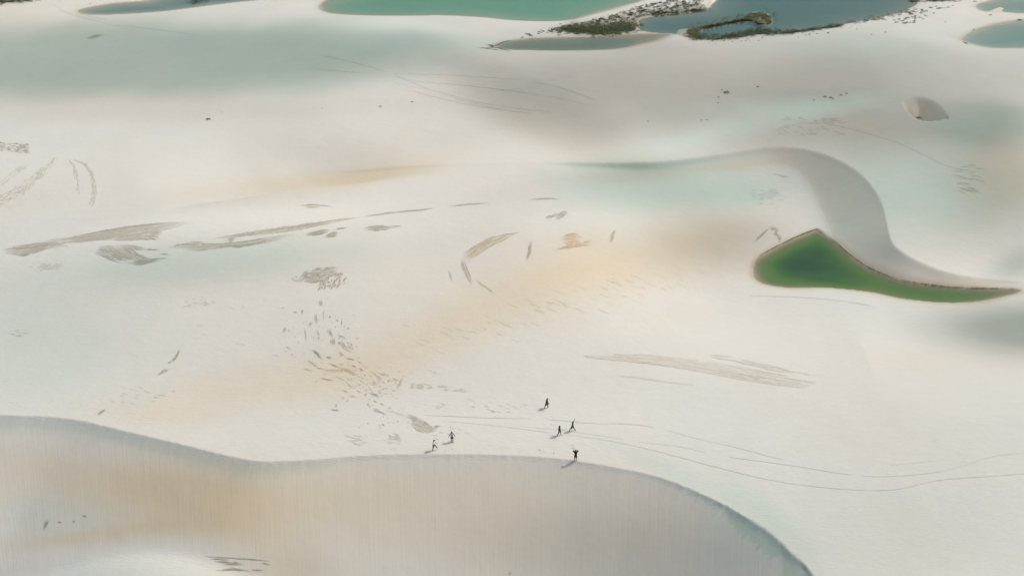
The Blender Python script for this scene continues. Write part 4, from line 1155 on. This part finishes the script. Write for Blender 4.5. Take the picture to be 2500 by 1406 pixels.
mats('shore_grass', 'brown-green reeds on the spit in the blue lagoon', scatter([(1700, 68), (1760, 57), (1805, 48), (1832, 33), (1862, 32), (1884, 42), (1880, 55), (1872, 56), (1860, 45), (1845, 50), (1820, 50), (1765, 60), (1706, 73), (1702, 91), (1680, 88), (1672, 80)], 330, 77) + along([(1690, 72), (1692, 82), (1698, 90)], 170, 8, 4, 5) + along([(1720, 66), (1780, 56), (1820, 46)], 200, 8, 2.4, 6) + along([(1838, 40), (1855, 38), (1875, 44), (1870, 55), (1850, 54)], 220, 8, 4, 7), 3)
mats('shore_grass', 'thin grass at the far side of the sandy neck', along([(1600, 37), (1660, 31), (1715, 24)], 160, 9, 2.5, 8), 4)
mats('shore_grass', 'dark scrub in the far left corner', along([(-10, 6), (20, 4), (60, 0), (85, -4)], 190, 10, 3.5, 9), 5, (0.5, 1.2))
mats('shore_grass', 'scrub on the far shore beyond the blue lagoon point', along([(2225, 2), (2270, 3), (2310, 1), (2350, -2)], 150, 10, 2, 10), 6, (0.5, 1.2))
mats('shore_grass', 'weed clump in the water of the left lagoon', along([(470, 8), (490, 6), (505, 5)], 60, 6, 3, 11), 7)

# ------------------------------------------------------------------ people
def plain(name, c, rough=0.85):
    g = NG(name)
    tc = g.node('ShaderNodeTexCoord').outputs['Object']
    n = g.noise(tc, 9.0, 3)
    a = tuple(x * 0.8 for x in c); b = tuple(min(1, x * 1.15) for x in c)
    return g.out(g.principled(g.ramp(n, [(0.3, a), (0.7, b)]), rough, None, 0.25))
SKIN = plain('skin', (0.26, 0.14, 0.085), 0.6)
HAIR = plain('hair', (0.015, 0.012, 0.010), 0.6)
EYE = plain('eye', (0.02, 0.015, 0.012), 0.3)

def skin_mesh(name, chains, mat, sub=2):
    """chains: list of (points, radii, link) ; link = (chain index, point index) joins its first point to an earlier one"""
    V, E, RAD, roots = [], [], [], []
    first = []
    for pts, rad, link in chains:
        idx = []
        for k, (p, r) in enumerate(zip(pts, rad)):
            V.append(tuple(p)); RAD.append(r if isinstance(r, tuple) else (r, r)); idx.append(len(V) - 1)
            if k: E.append((idx[k - 1], idx[k]))
        if link is None:
            roots.append(idx[0])
        else:
            E.append((first[link[0]][link[1]], idx[0]))
        first.append(idx)
    me = bpy.data.meshes.new(name)
    me.from_pydata(V, E, [])
    o = bpy.data.objects.new(name, me)
    col.objects.link(o)
    md = o.modifiers.new('skin', 'SKIN'); md.use_smooth_shade = True
    sv = me.skin_vertices[0].data
    for i, r in enumerate(RAD):
        gk = 1.22 if r[0] > 0.03 else 1.05
        sv[i].radius = (r[0] * gk, r[1] * gk)
        sv[i].use_root = i in roots
    ss = o.modifiers.new('sub', 'SUBSURF'); ss.levels = sub; ss.render_levels = sub
    dg = bpy.context.evaluated_depsgraph_get()
    nm = bpy.data.meshes.new_from_object(o.evaluated_get(dg))
    o.modifiers.clear()
    o.data = nm
    nm.name = name
    nm.materials.clear(); nm.materials.append(mat)
    bpy.data.meshes.remove(me)
    return o

def rot(v, axis, a):
    from mathutils import Matrix
    return Matrix.Rotation(a, 3, axis) @ Vector(v)

def person(px, py, face, label, legs, arms, shirt, shorts, lean=4, height=1.72, head=(0, 0), shorts_len=0.62, sleeve=0.55, long_top=0.0, cap=False, hair_long=False):
    """local axes: +x is where the person faces, +y left, z up; legs/arms = ((swing, bend), ...) for left, right; arms also have a sideways angle"""
    Lr = R(lean)
    pel = Vector((0, 0, 0.94))
    def torso(h): return pel + Vector((math.sin(Lr) * h, 0, math.cos(Lr) * h))
    waist, chest, shz, neck = torso(0.14), torso(0.34), torso(0.46), torso(0.54)
    hy, hp = head
    hd = neck + Vector((0.02 + 0.10 * math.sin(R(hp)), 0, 0.09)); top = hd + Vector((0.03 * math.sin(R(hp)) + 0.005, 0, 0.10))
    leg_pts, arm_pts = [], []
    for sgn, (sw, bd) in zip((1, -1), legs):
        hip = pel + Vector((0, 0.09 * sgn, -0.04))
        th = Vector((math.sin(R(sw)), 0.02 * sgn, -math.cos(R(sw)))) * 0.43
        knee = hip + th
        a2 = sw - bd
        sh_ = Vector((math.sin(R(a2)), 0, -math.cos(R(a2)))) * 0.42
        ank = knee + sh_
        fa = a2 * 0.55
        heel = ank + Vector((-0.05, 0, -0.045)); toe = ank + Vector((0.15 * math.cos(R(fa)), 0.02 * sgn, -0.055 + 0.15 * math.sin(R(fa)) * 0.8))
        leg_pts.append((hip, knee, ank, toe))
    for sgn, (sw, ab, bd) in zip((1, -1), arms):
        s0 = shz + Vector((0, 0.185 * sgn, -0.02))
        d1 = Vector((math.sin(R(sw)) * math.cos(R(ab)), sgn * math.sin(R(ab)), -math.cos(R(sw)) * math.cos(R(ab))))
        el = s0 + d1 * 0.29
        ax = Vector((0, 1, 0))
        d2 = rot(d1, 'Y', -R(bd))
        if ab > 30:      # folded inwards towards the face
            d2 = rot(d2, 'X', R(bd * 0.75) * sgn)
        wr = el + d2 * 0.25
        if bd > 100:      # both hands brought up to the face
            el = s0 + Vector((0.13, 0.17 * sgn, 0.03)); tgt = hd + Vector((0.12, 0.055 * sgn, -0.03))
            d2 = (tgt - el).normalized(); wr = el + d2 * 0.235
        ha = wr + d2 * 0.09
        arm_pts.append((s0, el, wr, ha, d2))
    ch = [([pel, waist, chest, shz, neck, hd, top], [(0.135, 0.10), (0.125, 0.09), (0.15, 0.105), (0.11, 0.09), (0.055, 0.055), (0.095, 0.085), (0.075, 0.07)], None)]
    for sgn, (s0, el, wr, ha, d2) in zip((1, -1), arm_pts):
        ch.append(([s0, (s0 + el) / 2, el, (el + wr) / 2, wr, ha], [0.06, 0.052, 0.043, 0.042, 0.03, (0.042, 0.022)], (0, 3)))
    for sgn, (hip, kn, an, toe) in zip((1, -1), leg_pts):
        ch.append(([hip, (hip + kn) / 2, kn, kn * 0.6 + an * 0.4, an, toe], [0.095, 0.085, 0.06, 0.062, 0.04, (0.045, 0.028)], (0, 0)))
    for sgn, (s0, el, wr, ha, d2) in zip((1, -1), arm_pts):
        side = d2.cross(Vector((0, 0, 1)))
        side = side.normalized() if side.length > 1e-3 else Vector((0, 1, 0))
        pal = side.cross(d2)
        for k, (o_, L) in enumerate(((-0.03, 0.060), (-0.01, 0.075), (0.01, 0.080), (0.03, 0.072))):
            b0 = ha + side * o_ + d2 * 0.01
            ch.append(([b0, b0 + d2 * L * 0.5 + pal * 0.006, b0 + d2 * L - pal * 0.012], [0.0095, 0.009, 0.0075], None))
        b0 = wr + d2 * 0.03 + side * 0.035 * sgn
        ch.append(([b0, b0 + side * 0.025 * sgn + d2 * 0.03, b0 + side * 0.03 * sgn + d2 * 0.065], [0.012, 0.0105, 0.009], None))
    ch.append(([hd + Vector((0.085, 0, 0.01)), hd + Vector((0.115, 0, -0.008))], [0.014, 0.012], None))       # nose
    for sgn in (1, -1):
        ch.append(([hd + Vector((0, 0.085 * sgn, 0.015)), hd + Vector((-0.01, 0.10 * sgn, -0.005))], [0.018, 0.014], None))   # ears
    root = bpy.data.objects.new('person', None)
    col.objects.link(root)
    low = min(p[3].z for p in leg_pts) - 0.03
    low = min(low, min(p[2].z for p in leg_pts) - 0.05)
    parts = [skin_mesh('body', ch, SKIN)]
    # top
    tb = [([pel + Vector((0, 0, -0.02 - long_top)), waist, chest, shz, (shz + neck) / 2], [(0.165 + long_top * 0.15, 0.135 + long_top * 0.12), (0.155, 0.12), (0.175, 0.132), (0.135, 0.11), (0.085, 0.08)], None)]
    for (s0, el, wr, ha, d2) in arm_pts:
        end = s0.lerp(el, min(1, sleeve / 0.55)) if sleeve <= 0.55 else wr
        mid = (s0 + end) / 2 if sleeve <= 0.55 else el
        tb.append(([s0, mid, end], [0.078, 0.07, 0.066 if sleeve <= 0.55 else 0.05], (0, 3)))
    parts.append(skin_mesh('shirt', tb, shirt))
    sb = [([pel + Vector((0, 0, 0.10)), pel], [(0.15, 0.115), (0.155, 0.125)], None)]
    for (hip, kn, an, toe) in leg_pts:
        if shorts_len <= 1:
            e_ = hip.lerp(kn, shorts_len)
            sb.append(([hip, (hip + e_) / 2, e_], [0.115, 0.108, 0.10], (0, 1)))
        else:
            e_ = kn.lerp(an, shorts_len - 1)
            sb.append(([hip, (hip + kn) / 2, kn, e_], [0.115, 0.105, 0.08, 0.062], (0, 1)))
    parts.append(skin_mesh('trousers' if shorts_len > 1 else 'shorts', sb, shorts))
    hc = [([hd + Vector((-0.035, 0, -0.03)), hd + Vector((-0.03, 0, 0.05)), top + Vector((0.0, 0, 0.0))], [(0.085, 0.08), (0.105, 0.098), (0.085, 0.082)], None)]
    if hair_long:
        hc.append(([hd + Vector((-0.07, 0, -0.06)), neck + Vector((-0.08, 0, -0.02)), shz + Vector((-0.10, 0, -0.06))], [0.075, 0.07, 0.05], (0, 0)))
    parts.append(skin_mesh('hair', hc, HAIR))
    if cap:
        cc = [([hd + Vector((-0.01, 0, 0.06)), top + Vector((0.0, 0, 0.025))], [(0.112, 0.105), (0.085, 0.08)], None),
              ([hd + Vector((0.10, 0, 0.085)), hd + Vector((0.20, 0, 0.08))], [(0.08, 0.014), (0.06, 0.010)], None)]
        parts.append(skin_mesh('cap', cc, HAIR))
    for sgn in (1, -1):
        bm = bmesh.new(); bmesh.ops.create_icosphere(bm, subdivisions=1, radius=0.012)
        me = bpy.data.meshes.new('eye'); bm.to_mesh(me); bm.free(); me.materials.append(EYE)
        eo = bpy.data.objects.new('eye', me); col.objects.link(eo); eo.location = hd + Vector((0.086, 0.032 * sgn, 0.03))
        parts.append(eo)
    for p in parts:
        p.parent = root
        p.location = p.location + Vector((0, 0, -low))
    x, y, z = hit(np.array([float(px)]), np.array([float(py)]))
    root.location = (float(x[0]), float(y[0]), float(z[0]) - 0.015)
    root.rotation_euler = (0, 0, R(face))
    root.scale = (height / 1.72,) * 3
    root['label'] = label; root['category'] = 'person'; root['group'] = 'people walking along the dune crest'
    return root

WHITE = plain('white_cotton', (0.78, 0.86, 0.86)); BLUEG = plain('blue_grey_cotton', (0.46, 0.51, 0.56)); DARKG = plain('dark_green_shorts', (0.035, 0.05, 0.04))
BLACK = plain('black_cloth', (0.022, 0.024, 0.026)); CHAR = plain('charcoal_cloth', (0.05, 0.052, 0.05)); GREYC = plain('grey_cloth', (0.12, 0.122, 0.118)); STONE = plain('stone_trousers', (0.30, 0.28, 0.25))
MAROON = plain('maroon_cloth', (0.035, 0.014, 0.018))
person(1059, 1099, 5, 'person in white shirt and dark cap stepping forward near the crest', ((48, 30), (-8, 6)), ((35, 8, 20), (-10, 8, 15)), WHITE, BLACK, 6, 1.72, (0, 10), 0.6, 0.5, cap=True)
person(1104, 1079, 100, 'person in blue-grey shirt and dark shorts, arms held out', ((10, 8), (-6, 6)), ((4, 24, 10), (2, 24, 10)), BLUEG, DARKG, 4, 1.75, (0, 5), 0.75, 0.5, long_top=0.06)
person(1334, 996, 0, 'person in dark clothes striding alone, farthest from the crest', ((28, 34), (-20, 4)), ((-12, 6, 10), (18, 6, 25)), CHAR, CHAR, 9, 1.76, (0, 10), 1.0, 0.6)
person(1365, 1063, 2, 'person in black top and pale trousers walking between the track lines', ((24, 8), (-14, 10)), ((-8, 6, 10), (10, 6, 20)), BLACK, STONE, 5, 1.68, (0, 10), 1.6, 0.9, long_top=0.10, hair_long=True)
person(1397, 1052, 0, 'person in grey top striding with one arm raised forward', ((30, 4), (-30, 4)), ((150, 6, 6), (-15, 8, 10)), GREYC, CHAR, 7, 1.72, (0, 5), 1.0, 0.5, long_top=0.05)
person(1405, 1124, 95, 'person in maroon standing on the crest, hands raised to the head', ((8, 10), (-4, 6)), ((20, 62, 110), (20, 62, 110)), MAROON, MAROON, 3, 1.74, (0, 0), 1.05, 0.9, long_top=0.05)
